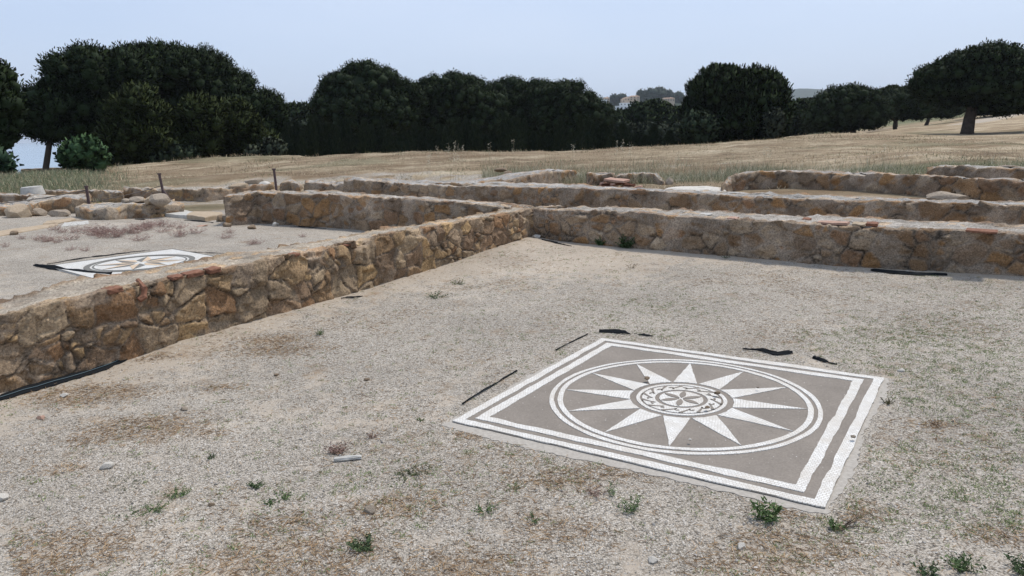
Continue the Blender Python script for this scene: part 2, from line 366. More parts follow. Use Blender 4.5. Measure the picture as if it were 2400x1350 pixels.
# ------------------------------------------------------------------ masonry walls
PAL_L = np.array([(.40, .285, .165), (.33, .225, .13), (.42, .325, .215), (.36, .28, .19), (.31, .19, .105), (.38, .29, .20), (.25, .175, .115), (.36, .25, .16), (.43, .30, .16)]) * np.array([.92, .865, .80])
PAL_B = np.array([.96, .93, .89]) * np.array([(.26, .18, .11), (.20, .14, .09), (.27, .22, .165), (.26, .165, .085), (.20, .16, .125), (.31, .265, .21), (.22, .15, .10), (.24, .19, .14)]) * np.array([1.22, 1.12, 1.0])
def voronoi(u, v, cw, ch, seed, rnd=.85, rs=.35):
    "weighted cell pattern: id, edge distance, local offset"
    i0 = np.floor(u / cw).astype(int); j0 = np.floor(v / ch).astype(int)
    best = np.full(u.shape, 1e9); sec = np.full(u.shape, 1e9); bid = np.zeros(u.shape, int); du = np.zeros(u.shape); dv = np.zeros(u.shape)
    for di in (-2, -1, 0, 1, 2):
        for dj in (-2, -1, 0, 1, 2):
            i = i0 + di; j = j0 + dj
            ci = (i + .5 + rnd * (_h(i, j, seed) - .5)) * cw; cj = (j + .5 + rnd * (_h(i, j, seed + 1) - .5)) * ch
            w = _h(i, j, seed + 2) * rs * cw
            x = u - ci; y = (v - cj) * (cw / ch) * .8
            d = np.sqrt(x * x + y * y) - w
            m = d < best; sec = np.where(m, best, np.minimum(sec, d)); best = np.where(m, d, best)
            bid = np.where(m, i * 7919 + j * 104729, bid); du = np.where(m, x, du); dv = np.where(m, v - cj, dv)
    return bid, (sec - best) * .5, du, dv
def resamp(P, n):
    P = np.asarray(P, float); d = np.concatenate([[0], np.cumsum(np.linalg.norm(np.diff(P[:, :2], axis=0), axis=1))])
    t = np.linspace(0, d[-1], n); return np.stack([np.interp(t, d, P[:, k]) for k in range(3)], -1), d[-1]
def wall(name, near, farp, zb, res=.02, cw=.26, ch=.16, seed=1, pal=PAL_B, mortar=(.33, .262, .195), gap=.03, mort=.5, topc=(.40, .375, .335), rough=.03, jag=0., toprub=.02, endjag=0., topmort=.9):
    """near / farp: the wall's two top edges (same direction) as 3-D points; zb: ground height under it."""
    near = np.asarray(near, float); farp = np.asarray(farp, float)
    _, Ln = resamp(near, 2); ns = max(8, int(Ln / res)); nf = max(6, int(Ln / (res * 2.5)))
    N, _ = resamp(near, ns); Fp, _ = resamp(farp, ns)
    wd = float(np.mean(np.linalg.norm((N - Fp)[:, :2], axis=1))); ne = max(4, int(wd / (res * 1.2)))
    F2 = Fp[np.linspace(ns - 1, 0, nf).astype(int)]; Ne = N[np.linspace(ns - 1, 0, nf).astype(int)]
    def seg(a, b, n): t = np.linspace(0, 1, n + 2)[1:-1, None]; return a * (1 - t) + b * t
    E_end = seg(N[-1], Fp[-1], ne); E_st = seg(Fp[0], N[0], ne)
    P = np.concatenate([N, E_end, F2, E_st])
    tang = lambda Q: (Q[1] - Q[0])[:2] / (np.linalg.norm((Q[1] - Q[0])[:2]) + 1e-9)
    inset = min(wd / 2, Ln / 3)
    sn = np.linspace(0, Ln, ns); clampf = lambda s: np.clip(s, inset, Ln - inset) / Ln
    mid = (N + Fp) / 2; tt = np.linspace(0, 1, ns)
    def spine(s): f = clampf(s); return np.stack([np.interp(f, tt, mid[:, k]) for k in range(3)], -1)
    S = np.concatenate([spine(sn), spine(np.full(ne, Ln)), spine(np.linspace(Ln, 0, nf)), spine(np.zeros(ne))])
    # outward horizontal normals
    def nrm2(Q, flip):
        T = np.gradient(Q[:, :2], axis=0); T /= np.linalg.norm(T, axis=1)[:, None] + 1e-9
        return np.stack([T[:, 1], -T[:, 0]], -1) * flip
    side = N[ns // 2, :2] - Fp[ns // 2, :2]
    a = nrm2(N, 1); fl = 1 if (a[ns // 2] @ side) > 0 else -1; a = a * fl
    te = (N[-1] - N[-2])[:2]; te /= np.linalg.norm(te); ts = (N[0] - N[1])[:2]; ts /= np.linalg.norm(ts)
    nr = np.concatenate([a, np.tile(te, (ne, 1)), -a[np.linspace(ns - 1, 0, nf).astype(int)], np.tile(ts, (ne, 1))])
    # soften the corner normals
    for _ in range(2): nr = (np.roll(nr, 1, 0) + nr * 2 + np.roll(nr, -1, 0)); nr /= np.linalg.norm(nr, axis=1)[:, None] + 1e-9
    dP = np.linalg.norm(np.diff(np.vstack([P, P[:1]])[:, :2], axis=0), axis=1); s = np.concatenate([[0], np.cumsum(dP)])[:-1]
    ztop = P[:, 2] + (fbm(s * 1.1, s * 0, seed + 5) - .5) * rough * 2
    if jag: ztop = ztop + (vn(s / .22, s * 0, seed + 6) - .5) * jag * 2 + (_h(np.floor(s / .31 + .3 * vn(s * 2, s * 0, 3)).astype(int), (s * 0).astype(int), seed + 7) - .5) * jag * 1.6
    if endjag:
        de = np.minimum(s, np.abs(s - Ln)); ztop -= endjag * np.exp(-np.maximum(0, np.minimum(np.abs((S - P)[:, 0] * 0 + de), 9)) / .3) * (np.arange(len(P)) < ns)
        ztop[ns:ns + ne] = ztop[ns - 1]; ztop[-ne:] = ztop[0]
    hmax = float(np.max(P[:, 2] - zb)) + .12; nh = max(6, int(hmax / res)); w2 = np.linalg.norm((S - P)[:, :2], axis=1); nw = max(5, int(wd / 2 / (res * 1.3)))
    tv = np.linspace(0, 1, nh); tw = np.linspace(0, 1, nw + 1)[1:]
    zb0 = zb - .12
    # faces
    zf = zb0 + (ztop[:, None] - zb0) * tv[None, :]
    XF = np.broadcast_to(P[:, None, 0], zf.shape); YF = np.broadcast_to(P[:, None, 1], zf.shape)
    XT = P[:, None, 0] + (S - P)[:, None, 0] * tw; YT = P[:, None, 1] + (S - P)[:, None, 1] * tw
    ZT = ztop[:, None] + (S[:, None, 2] - ztop[:, None]) * tw * .7
    XX = np.concatenate([XF, XT], 1); YY = np.concatenate([YF, YT], 1); ZZ = np.concatenate([zf, ZT], 1)
    U = np.broadcast_to(s[:, None], XX.shape).copy()
    Vv = np.concatenate([zf - zf[:, -1:], w2[:, None] * tw], 1)      # 0 at the shoulder, negative on the face
    edn = .02 + .10 * fbm(s[:, None] * 4, (w2[:, None] * tw) * 4, seed + 70, 3); top = np.concatenate([np.zeros_like(zf), np.broadcast_to(sst(0, 1, (w2[:, None] * tw - edn) / .05), ZT.shape)], 1)
    Uw = U + .05 * (fbm(U * 5, Vv * 5, seed + 8) - .5) * 2; Vw = Vv + .04 * (fbm(U * 5 + 9, Vv * 5, seed + 9) - .5) * 2
    bid, ed, du, dv = voronoi(Uw, Vw, cw, ch, seed)
    hid = _h(bid, bid * 0 + 3, seed + 11); hid2 = _h(bid, bid * 0 + 5, seed + 12); hid3 = _h(bid, bid * 0 + 7, seed + 13)
    # second, smaller fill of chips in some cells
    bid2, ed2, du2, dv2 = voronoi(Uw + 3.3, Vw + 1.7, cw * .45, ch * .5, seed + 30)
    small = (_h(bid, bid * 0 + 9, seed + 14) < .25)
    ed = np.where(small, np.minimum(ed, ed2), ed); k2 = _h(bid2, bid2 * 0 + 3, seed + 15)
    hid = np.where(small, (hid + k2) % 1, hid); hid2 = np.where(small, k2, hid2)
    stone = sst(0.0, gap, ed)
    mo = (mort > -.5) * sst(.66 - .3 * mort, .76 - .3 * mort, fbm(U * 3.1, Vv * 3.6, seed + 20, 5) + .13 * (1 - stone) - .06 * (hid2 - .5))   # smeared mortar
    if mort <= 0: mo = mo * 0
    chip = fbm(U * 14, Vv * 14, seed + 40, 3) - .5
    face_d = stone * (.005 + .015 * hid2) + stone * (du * (hid - .5) * .35 + dv * (hid3 - .5) * .45) + .012 * chip + stone * (du2 * (_h(bid2, bid2 * 0 + 21, seed) - .5) + dv2 * (_h(bid2, bid2 * 0 + 22, seed) - .5)) * .55 + stone * .012 * (k2 - .5) - .012 * np.abs(vn(U * 9 + 5 * hid, Vv * 9, seed + 44) - .5)
    face_d = face_d * (1 - .6 * mo) + mo * (.012 + .012 * (fbm(U * 20, Vv * 20, seed + 45, 3) - .5))
    # dig gaps
    holes = sst(.45, .68, fbm(U * 3.3 + 7, Vv * 3.3, seed + 47, 3)); face_d -= (1 - sst(0, gap * .6, ed)) * (.003 + .024 * holes) * (1 - mo)
    rub0 = 0; rub = (fbm(XX * 6, YY * 6, seed + 50, 4) - .5) * toprub * 4 + (vn(XX * 18, YY * 18, seed + 51) - .5) * toprub
    nrx = np.broadcast_to(nr[:, None, 0], XX.shape); nry = np.broadcast_to(nr[:, None, 1], XX.shape)
    fh = (1 - top) * np.where(Vv < 0, 1, sst(.10, 0, Vv))
    shoulder = np.exp(-(Vv / .05) ** 2)
    XX = XX + nrx * face_d * fh - nrx * shoulder * .012; YY = YY + nry * face_d * fh - nry * shoulder * .012
    tb0, te0, _c, _d = voronoi(XX + 50, YY + 50, .12, .10, seed + 61); rub = rub + toprub * .9 * (_h(tb0, tb0 * 0 + 5, seed + 63) - .5) * sst(0, .02, te0)
    ZZ = ZZ + top * rub + (1 - top) * np.where(Vv >= -.02, face_d * .8, 0) - shoulder * .01
    gcl = pal[(hid * 977 % 1 * len(pal)).astype(int) % len(pal)]
    mc = np.array(mortar); C = gcl * (.85 + .3 * hid3[..., None])
    C = C * stone[..., None] + (mc * .75) * (1 - stone)[..., None]; crk = sst(.35, .6, vn(U * 4, Vv * 4, seed + 46)) * (1 - sst(0, gap * .35, ed)); C = C * (1 - .75 * crk)[..., None]
    mv = (.62 + .76 * fbm(U * 6, Vv * 7, seed + 71, 4))[..., None]; C = C * (1 - .78 * mo)[..., None] + mc * mv * (.78 * mo)[..., None]; C = C * (.72 + .56 * fbm(U * 1.4, Vv * 2.5, seed + 72, 4))[..., None]
    tm = top * topmort + (1 - topmort) * 0
    tb, te_, _a, _b = voronoi(XX + 50, YY + 50, .12, .10, seed + 61); th_ = _h(tb, tb * 0 + 3, seed + 62)
    tcn = np.array(topc) * (.72 + .5 * fbm(XX * 3, YY * 3, seed + 60, 5))[..., None]; tcn = tcn * (1 + .35 * (th_ - .5) * sst(0, .02, te_) - .18 * (1 - sst(0, .012, te_)))[..., None]
    ts_ = (th_ > .86)[..., None]; tcn = np.where(ts_, tcn * np.array([1.12, .92, .72]), tcn)
    C = C * (1 - tm)[..., None] + tcn * tm[..., None]
    n0, m0 = XX.shape
    me = mesh(name, np.stack([XX, YY, ZZ], -1).reshape(-1, 3), Fq=grid_faces(n0, m0, True), col=C.reshape(-1, 3), smooth=True)
    return link(name, me, M['masonry'])
def px(pts, z): return [at(x, y, zz) for (x, y), zz in zip(pts, z if hasattr(z, '__len__') else [z] * len(pts))]
# the near wall on the left
bs = np.array([-9.2, -8.2, -7.3, -6.4, -5.6, -4.8, -3.8, -2.7, -1.5, 0.02])
Ln_ = [site(lface(b), b, ltop(b)) for b in bs]; Lf_ = [site(-.33 + .02 * math.sin(b * 3), b, ltop(b)) for b in bs]
w = wall('stone_wall', Ln_, Lf_, 0.0, res=.013, cw=.29, ch=.20, seed=3, pal=PAL_L, mortar=(.31, .235, .165), gap=.014, mort=.02, topc=(.43, .37, .29), rough=.02, jag=.009, toprub=.012)
tag(w, 'long low rubble wall of ochre stones running from the left edge to the middle', 'stone wall'); W_near = w
# the cross wall closing the room (right part)
w = wall('stone_wall', [site(.0, -.06, .50), site(1.1, -.12, .51), site(3.5, -.3, .49), site(4.5, -.36, .48), site(6.0, -.27, .48), site(8.6, -.2, .48)],
         [site(-.0, .46, .50), site(1.1, .5, .51), site(3.5, .55, .49), site(4.5, .58, .48), site(6.0, .58, .48), site(8.6, .6, .48)], 0.0, res=.016, cw=.25, ch=.15, seed=14, mort=.2, rough=.02, jag=.008, topc=(.40, .365, .315))
tag(w, 'grey mortared stone wall with brick pieces on top, first behind the star mosaic', 'stone wall'); W_back = w
w = wall('stone_wall', px([(524, 463), (600, 453), (775, 457), (1000, 470), (1130, 483), (1235, 490)], [.55, .58, .59, .57, .53, .50]) ,
         px([(548, 452), (600, 447), (775, 449), (1000, 462), (1160, 477), (1330, 487)], [.55, .58, .59, .57, .53, .50]), 0.0, res=.02, cw=.36, ch=.2, seed=25, mort=.2, rough=.02, topc=(.40, .365, .315), jag=.01)
tag(w, 'mortared wall of large brown blocks behind the room with the pale mosaic', 'stone wall')
W_left = w
zC = [.58, .56, .53, .51, .52, .51, .50, .50, .49, .49, .49]
w = wall('stone_wall', px([(806, 422), (880, 425), (950, 431), (1040, 437), (1150, 436), (1300, 440), (1500, 449), (1800, 463), (2100, 473), (2400, 484), (2700, 497)], zC),
         px([(825, 416), (890, 418), (965, 422), (1060, 425), (1190, 427), (1330, 432), (1510, 440), (1800, 452), (2100, 463), (2400, 475), (2700, 487)], zC), 0.02, res=.026, cw=.30, ch=.19, seed=37, mort=.15, rough=.02, topc=(.38, .365, .335), jag=.012)
tag(w, 'long grey stone wall, second one back from the star mosaic', 'stone wall')
zD = [.48, .58, .62, .62, .61, .60, .60, .60]
w = wall('stone_wall', px([(1692, 432), (1708, 413), (1750, 405), (1850, 403), (2000, 407), (2150, 414), (2400, 425), (2650, 437)], zD),
         px([(1712, 427), (1722, 409), (1765, 401), (1860, 400), (2000, 403.5), (2150, 410), (2400, 421), (2650, 432)], zD), .12, res=.035, cw=.36, ch=.2, seed=41, mort=.1, rough=.02, topc=(.38, .35, .31), jag=.02)
tag(w, 'brown stone wall with a rounded broken left end, third one back', 'stone wall')
zE = [.70, .76, .78, .78, .78]
w = wall('stone_wall', px([(2172, 398), (2190, 391), (2250, 390), (2400, 393), (2600, 400)], zE), px([(2178, 394), (2195, 388), (2255, 387), (2400, 389), (2600, 396)], zE), .25, res=.05, cw=.3, ch=.2, seed=47, pal=PAL_B * .85, mort=.3, jag=.02)
tag(w, 'short dark lichened stone wall at the right edge just in front of the dry field', 'stone wall')
w = wall('stone_wall', [site(-3.85, 3.5, .53), site(-3.8, 5.5, .54), site(-3.85, 7.2, .58), site(-3.85, 8.7, .56)],
         [site(-4.75, 3.5, .53), site(-4.75, 5.5, .54), site(-4.7, 7.2, .56), site(-4.6, 8.7, .55)], .15, res=.04, cw=.3, ch=.2, seed=53, mort=.4, topc=(.37, .355, .33), rough=.03, jag=.02)
tag(w, 'stone wall branching off at an angle back towards the dry grass in the middle', 'stone wall')
w = wall('stone_wall', px([(1374, 411), (1410, 408), (1436, 409)], .52), px([(1380, 408), (1412, 405), (1440, 406)], .52), .15, res=.04, cw=.3, ch=.18, seed=57, mort=.3, jag=.03, pal=PAL_B * .8)
tag(w, 'low dark wall remnant directly behind the pile of broken bricks', 'wall remnant')
w = wall('stone_wall', px([(1442, 414), (1470, 411), (1500, 406), (1530, 409), (1556, 430)], [.45, .47, .50, .48, .3]), px([(1450, 408), (1475, 406), (1505, 402), (1535, 405), (1562, 425)], [.45, .47, .50, .48, .3]), .15, res=.04, cw=.36, ch=.22, seed=59, mort=.45, jag=.03)
tag(w, 'humped wall remnant between the brick pile and the small upright stone', 'wall remnant')
# remnants left of the centre
w = wall('stone_wall', px([(712, 430), (745, 429), (775, 431), (806, 430)], [.44, .45, .43, .46]), px([(718, 423), (750, 421), (780, 423), (815, 424)], [.44, .45, .43, .46]), .15, res=.04, cw=.3, ch=.18, seed=63, mort=.4, jag=.035)
tag(w, 'jagged broken wall end left of the long second wall, beyond the right iron post', 'wall remnant')
w = wall('stone_wall', px([(655, 430), (680, 424), (702, 437)], [.36, .42, .30]), px([(662, 426), (686, 420), (708, 433)], [.36, .42, .30]), .12, res=.04, cw=.3, ch=.2, seed=65, mort=.2, jag=.03, pal=PAL_L)
tag(w, 'small reddish stump of wall beside the right iron post', 'wall remnant')
zG = [.27, .30, .30, .29, .27, .24]
w = wall('stone_wall', px([(206, 493), (250, 488), (297, 481), (345, 480), (390, 478), (428, 478)], zG), px([(174, 483), (215, 478), (262, 473), (320, 471), (370, 470), (405, 470)], zG), 0.05, res=.03, cw=.5, ch=.2, seed=71, pal=PAL_L * 1.15, mort=.5, rough=.03, jag=.02, mortar=(.36, .30, .23))
tag(w, 'short ochre block wall on the left with loose boulders on its right end', 'stone wall')
zF = [.26, .28, .32, .34, .34, .34]
w = wall('stone_wall', px([(-60, 492), (12, 485), (57, 483), (92, 470), (140, 468), (207, 465)], zF), px([(-60, 480), (5, 476), (50, 468), (90, 459), (140, 457), (212, 457)], zF), 0.06, res=.03, cw=.34, ch=.2, seed=77, pal=PAL_L * 1.2, mort=.15, rough=.04, jag=.045, gap=.035, mortar=(.26, .21, .15))
tag(w, 'crumbling rubble wall at the left edge ending at the left iron post', 'stone wall')
zH = [.30, .30, .28, .28]
w = wall('stone_wall', px([(-80, 460), (0, 457), (45, 458), (88, 460)], zH), px([(-80, 455), (0, 453), (45, 454), (88, 456)], zH), -.1, res=.05, cw=.4, ch=.2, seed=81, pal=PAL_B * .8, mort=.2, jag=.02)
tag(w, 'dark sunken wall face at the left edge below the white column drum', 'stone wall')
zI = [.27] * 5
w = wall('stone_wall', px([(105, 449), (160, 449), (210, 448), (250, 450), (288, 452)], zI), px([(105, 446), (160, 446), (210, 445), (250, 446), (288, 448)], zI), -.12, res=.05, cw=.4, ch=.16, seed=83, pal=PAL_L, mort=.3, jag=.02)
tag(w, 'low sunken wall just right of the white column drum', 'stone wall')
zJ = [.30, .30, .28, .30, .30, .32]
w = wall('stone_wall', px([(289, 443), (383, 446), (430, 447), (480, 446), (555, 439), (640, 433)], zJ), px([(289, 438), (383, 441), (430, 442), (480, 441), (555, 434), (640, 428)], zJ), -.12, res=.045, cw=.45, ch=.16, seed=87, pal=PAL_L, mort=.3, jag=.035, topc=(.40, .36, .30))
tag(w, 'long low wall of flat stones behind the middle iron post', 'stone wall')
# pieces of brick set in the wall tops (parts of those walls)
def block(name, size, mat, parent=None, rnd=.004, seed=0, seg=3, bev=.006):
    bm = bmesh.new(); bmesh.ops.create_cube(bm, size=1)
    bmesh.ops.subdivide_edges(bm, edges=bm.edges[:], cuts=seg, use_grid_fill=True)
    R = RS(seed)
    for v in bm.verts:
        for k in range(3): v.co[k] *= size[k]
        v.co += Vector(R.uniform(-rnd, rnd, 3))
        e = [abs(abs(v.co[k]) - size[k] / 2) < rnd * 1.2 for k in range(3)]
        if sum(e) >= 2:
            for k in range(3): v.co[k] *= 1 - bev / size[k] if e[k] else 1
    return link(name, bm_mesh(name, bm, False), mat, parent)
def put(o, p, rot=(0, 0, 0)): o.location = Vector(p); o.rotation_euler = rot; return o
ang1 = math.atan2(E1[1], E1[0]); ang2 = math.atan2(E2[1], E2[0])
for i, (x, y, L, t, m) in enumerate([(1715, 515, .11, .03, 'brick_pale'), (1650, 505, .16, .02, 'slab_pale'), (1888, 519, .09, .05, 'brick'), (1950, 526, .34, .035, 'brick_pale'), (2012, 529, .14, .035, 'slab_ochre'), (2042, 529, .12, .045, 'brick'), (2300, 545, .28, .025, 'brick')]):
    q = at(x, y, .49); q = site(sa(q[0], q[1]), sb(q[0], q[1]) + .06, .50)
    put(block('brick', (L, .16, t), M[m], W_back, seed=i, rnd=.005), q, (.03, .02 * (-1) ** i, ang1 + .04 * (i % 3 - 1)))
for i, (x, y, L, t, r) in enumerate([(440, 650, .20, .045, .0), (478, 640, .14, .05, .05), (412, 660, .12, .035, -.1), (245, 686, .15, .05, .1), (585, 573 + 20, .1, .03, 0), (775, 575, .13, .03, 0)]):
    q = at(x, y, .53); b_ = sb(q[0], q[1]); q = site(lface(b_) - .035, b_, float(ltop(b_)) - .0)
    put(block('brick', (L * .8, .10, t * .85), M['brick'], W_near, seed=20 + i, rnd=.0035), q, (.05, -.05, ang2 + r))
# curved roof-tile shard wedged in the near wall
def tube(pts, rad, n=7):
    pts = np.asarray(pts, float); V = []; 
    for i, p in enumerate(pts):
        d = pts[min(i + 1, len(pts) - 1)] - pts[max(i - 1, 0)]; d /= np.linalg.norm(d) + 1e-9
        u = np.cross(d, [0, 0, 1.0]) if abs(d[2]) < .95 else np.cross(d, [1.0, 0, 0]); u /= np.linalg.norm(u); v = np.cross(d, u)
        r = rad[i] if hasattr(rad, '__len__') else rad
        for k in range(n): a = 2 * pi * k / n; V.append(p + r * (math.cos(a) * u + math.sin(a) * v))
    V = np.array(V); nr_ = len(pts); F = []
    for i in range(nr_ - 1):
        for k in range(n): F.append((i * n + k, i * n + (k + 1) % n, (i + 1) * n + (k + 1) % n, (i + 1) * n + k))
    T = []
    for k in range(1, n - 1): T.append((0, k + 1, k)); b0 = (nr_ - 1) * n; T.append((b0, b0 + k, b0 + k + 1))
    return V, np.array(F), np.array(T)
def tube_obj(name, pts, rad, mat, parent=None, n=7, smooth=True):
    V, F, T = tube(pts, rad, n); return link(name, mesh(name, V, F, T, smooth=smooth), mat, parent)
q = at(322, 668, .56); b_ = sb(q[0], q[1]); p0 = site(lface(b_) - .09, b_ + .03, float(ltop(b_)) + .02); p1 = site(lface(b_) + .02, b_ + .01, float(ltop(b_)) - .03); p2 = site(lface(b_) + .035, b_ - .01, float(ltop(b_)) - .09); p3 = site(lface(b_) + .03, b_ - .05, float(ltop(b_)) - .11)
tube_obj('roof_tile_shard', [p0, p1, p2, p3], [.018, .024, .026, .022], M['brick'], W_near, 6, False)

# ------------------------------------------------------------------ rocks
def rock_mesh(seed, sub=3):
    R = RS(seed); bm = bmesh.new(); bmesh.ops.create_icosphere(bm, subdivisions=sub, radius=1)
    ns_ = R.normal(size=(16, 3)); ns_ /= np.linalg.norm(ns_, axis=1)[:, None]; ds = R.uniform(.62, .9, 16)
    for v in bm.verts:
        c = np.array(v.co); 
        for n_, d_ in zip(ns_, ds):
            k = c @ n_
            if k > d_: c = c - n_ * (k - d_)
        c *= 1 + .05 * (vn(c[0] * 4 + seed, c[1] * 4 + c[2] * 3, seed) - .5)
        v.co = c
    return bm_mesh('rock', bm)
def rock(name, p, size, mat, label, cat='stone', group=None, seed=0, rz=0., sink=.35, tilt=0., z=None):
    o = link(name, rock_mesh(seed), M[mat]); o.scale = Vector(size) / 2 / .85
    zz = (ground_z(p[0], p[1]) if z is None else z) + size[2] * (.5 - sink)
    o.location = (p[0], p[1], zz); o.rotation_euler = (tilt, tilt * .6, rz); return tag(o, label, cat, group)
g_ = 'loose boulders on the low left wall'
rock('boulder', at(374, 466, .40), (.40, .34, .27), 'rock', 'large grey angular boulder on the wall next to the middle iron post', 'boulder', g_, 1, .4, 0.1, .2, .27)
rock('boulder', at(349, 471, .36), (.15, .2, .24), 'slab_ochre', 'small upright orange stone left of the large grey boulder', 'boulder', g_, 2, .2, .1, .4, .26)
rock('boulder', at(320, 466, .38), (.34, .3, .13), 'rock', 'flat pale stone slab lying on the wall left of the orange stone', 'boulder', g_, 3, .1, .1, .1, .30)
rock('boulder', at(297, 470, .33), (.26, .24, .10), 'rock', 'flattest stone at the left end of the boulder row on the wall', 'boulder', g_, 4, .9, .1, 0, .28)
rock('boulder', at(596, 433, .30), (.55, .4, .30), 'rock', 'rounded pale boulder on the low wall left of the right iron post', 'boulder', None, 5, .3, .2, 0, .26)
rock('boulder', at(622, 434, .30), (.32, .3, .16), 'rock_pale', 'small pale stone between the rounded boulder and the right iron post', 'boulder', None, 6, .3, .2, 0, .27)
rock('boulder', at(560, 438, .30), (.5, .4, .18), 'slab_ochre', 'flat tan block left of the rounded boulder on the low wall', 'boulder', None, 7, .3, .2, 0, .26)
rock('block', at(45, 508, .1), (.62, .45, .40), 'slab_ochre', 'big smooth ochre block at the foot of the crumbling left wall', 'boulder', None, 8, -.3, .25)
rock('boulder', at(90, 503, .1), (.3, .3, .22), 'rock', 'greyish stone right of the big smooth ochre block', 'boulder', None, 9, .3, .2)
rock('boulder', at(140, 503, .1), (.4, .3, .2), 'rock', 'squat stone at the wall foot halfway to the short block wall', 'boulder', None, 10, .3, .2)
rock('boulder', at(516, 512, .06), (.17, .2, .16), 'rock_brown', 'dark grey squared stone at the free left end of the back wall', 'stone', None, 12, .3, .2)
rock('boulder', at(535, 511, .06), (.22, .2, .2), 'rock', 'light grey wedge stone leaning on the back wall end', 'stone', None, 13, .1, .2)
rock('upright_stone', at(1568, 424, .35), (.2, .2, .34), 'rock', 'small upright stone standing just left of the white worn slab', 'stone', None, 14, .3, .2, .15, .16)
rock('block', at(2218, 456, .35), (.7, .3, .28), 'rock', 'grey brown boulder against the third wall near the right edge', 'boulder', None, 15, ang1, .25, 0, .18)
rock('block', at(2150, 463, .30), (.3, .3, .16), 'rock_brown', 'small brown stone left of the larger boulder near the right edge', 'stone', None, 16, ang1, .25, 0, .18)
rock('block', at(1190, 409, .5), (.22, .2, .10), 'rock_brown', 'dark stone on the edge of the branching wall, nearer one', 'stone', None, 17, 0, .25, 0, .52)
rock('block', at(1165 + 10, 400, .55), (.34, .2, .12), 'rock_brown', 'dark stone on the edge of the branching wall, farther one', 'stone', None, 18, 0, .25, 0, .54)
# spoil heap behind the second wall at the right edge
def heap(name, c, rx, ry, h, rot, mat, seed):
    n = 60; u = np.linspace(-1, 1, n); UU, VV = np.meshgrid(u, u, indexing='ij'); r = np.hypot(UU, VV)
    zz = h * np.clip(1 - r ** 1.6, -.2, 1) + .10 * (fbm(UU * 4, VV * 4, seed, 4) - .5) * sst(1.1, .6, r) * 2 * h
    x = UU * rx; y = VV * ry; cs, sn = math.cos(rot), math.sin(rot)
    V = np.stack([c[0] + x * cs - y * sn, c[1] + x * sn + y * cs, c[2] + zz], -1).reshape(-1, 3)
    cc = np.zeros((n * n, 3)); cc[:, 2] = 1
    return link(name, mesh(name, V, grid_faces(n, n), col=cc, smooth=True), mat)
p = at(2420, 466, .25); tag(heap('earth_heap', (p[0], p[1] + .2, .10), 1.5, .8, .42, ang1, M['ground'], 5), 'sandy spoil heap behind the second wall at the right edge', 'heap')
# column drum
p = at(77, 456, .22)
bm = bmesh.new(); bmesh.ops.create_cone(bm, cap_ends=True, segments=40, radius1=.31, radius2=.26, depth=.24)
bmesh.ops.bevel(bm, geom=[e for e in bm.edges if abs(e.verts[0].co.z - e.verts[1].co.z) < .01], offset=.012, segments=2, affect='EDGES')
o = link('column_drum', bm_mesh('column_drum', bm, False), M['slab_pale'], loc=(p[0], p[1], .22 + .10)); o.rotation_euler = (.03, -.05, 0)
tag(o, 'squat pale stone column drum standing on the low wall at the left', 'column drum')
# slabs
def slab(name, c, size, mat, label, rz, seed, tilt=(0, 0)):
    o = block(name, size, M[mat], rnd=.014, seed=seed, seg=7, bev=.02); o.location = c; o.rotation_euler = (tilt[0], tilt[1], rz)
    return tag(o, label, 'slab')
def pslab(name, pts, z, th_, mat, label, seed, cat='slab'):
    P = np.array([at(x, y, z) for x, y in pts]); c = P.mean(0)
    bm = bmesh.new(); R = RS(seed); out = []
    for i in range(len(P)):
        a, b = P[i] - c, P[(i + 1) % len(P)] - c
        for t in np.linspace(0, 1, 7)[:-1]:
            q = a * (1 - t) + b * t; q = q * (1 + R.uniform(-.03, .03)); out.append(q)
    top = [bm.verts.new((q[0] * .985, q[1] * .985, 0 + R.uniform(-.006, .006))) for q in out]; mid = [bm.verts.new((q[0], q[1], -.015)) for q in out]; bot = [bm.verts.new((q[0], q[1], -th_)) for q in out]
    cv = bm.verts.new((0, 0, .006)); n = len(top)
    for i in range(n):
        j = (i + 1) % n
        bm.faces.new((top[i], top[j], cv)); bm.faces.new((mid[i], mid[j], top[j], top[i])); bm.faces.new((bot[i], bot[j], mid[j], mid[i]))
    bm.faces.new(bot[::-1]); bmesh.ops.recalc_face_normals(bm, faces=bm.faces)
    o = link(name, bm_mesh(name, bm), M[mat], loc=tuple(c)); return tag(o, label, cat)
p = at(1626, 440, .40); 
bm = bmesh.new(); bmesh.ops.create_icosphere(bm, subdivisions=4, radius=1)
for v in bm.verts:
    x, y, z = v.co; k = 1 + .12 * (vn(x * 2 + 3, y * 2 + z, 4) - .5); v.co = (x * .66 * k, y * .5 * k, max(-.1, min(z, .62 + .1 * vn(x * 3, y * 3, 9))) * .22 - .05 * math.exp(-((x - .15) ** 2 + y * y) / .02) * (z > 0))
o = link('threshold_slab', bm_mesh('threshold_slab', bm, True), M['rock_pale'], loc=(p[0], p[1], .26)); o.rotation_euler = (0, 0, ang1 + .25); tag(o, 'worn whitish slab with a small hollow, at the left end of the third wall', 'slab')
pslab('kerb_slab', [(-40, 560), (134, 529), (138, 522), (100, 526), (-40, 546)], .11, .1, 'slab_ochre', 'long flat ochre kerb stone at the left edge', 1)
pslab('kerb_slab', [(141, 531), (209, 524), (207, 517), (150, 522)], .11, .08, 'slab_pale', 'whitish kerb stone at the foot of the short ochre block wall', 2)
pslab('kerb_slab', [(100, 525), (150, 520), (178, 513), (170, 510), (110, 517)], .125, .08, 'slab_ochre', 'orange flat stone behind the whitish kerb stone', 3)
pslab('paving_slab', [(388, 501), (440, 505), (452, 496), (430, 491), (400, 493)], .07, .09, 'slab_pale', 'chipped whitish slab at the right end of the short block wall', 4)
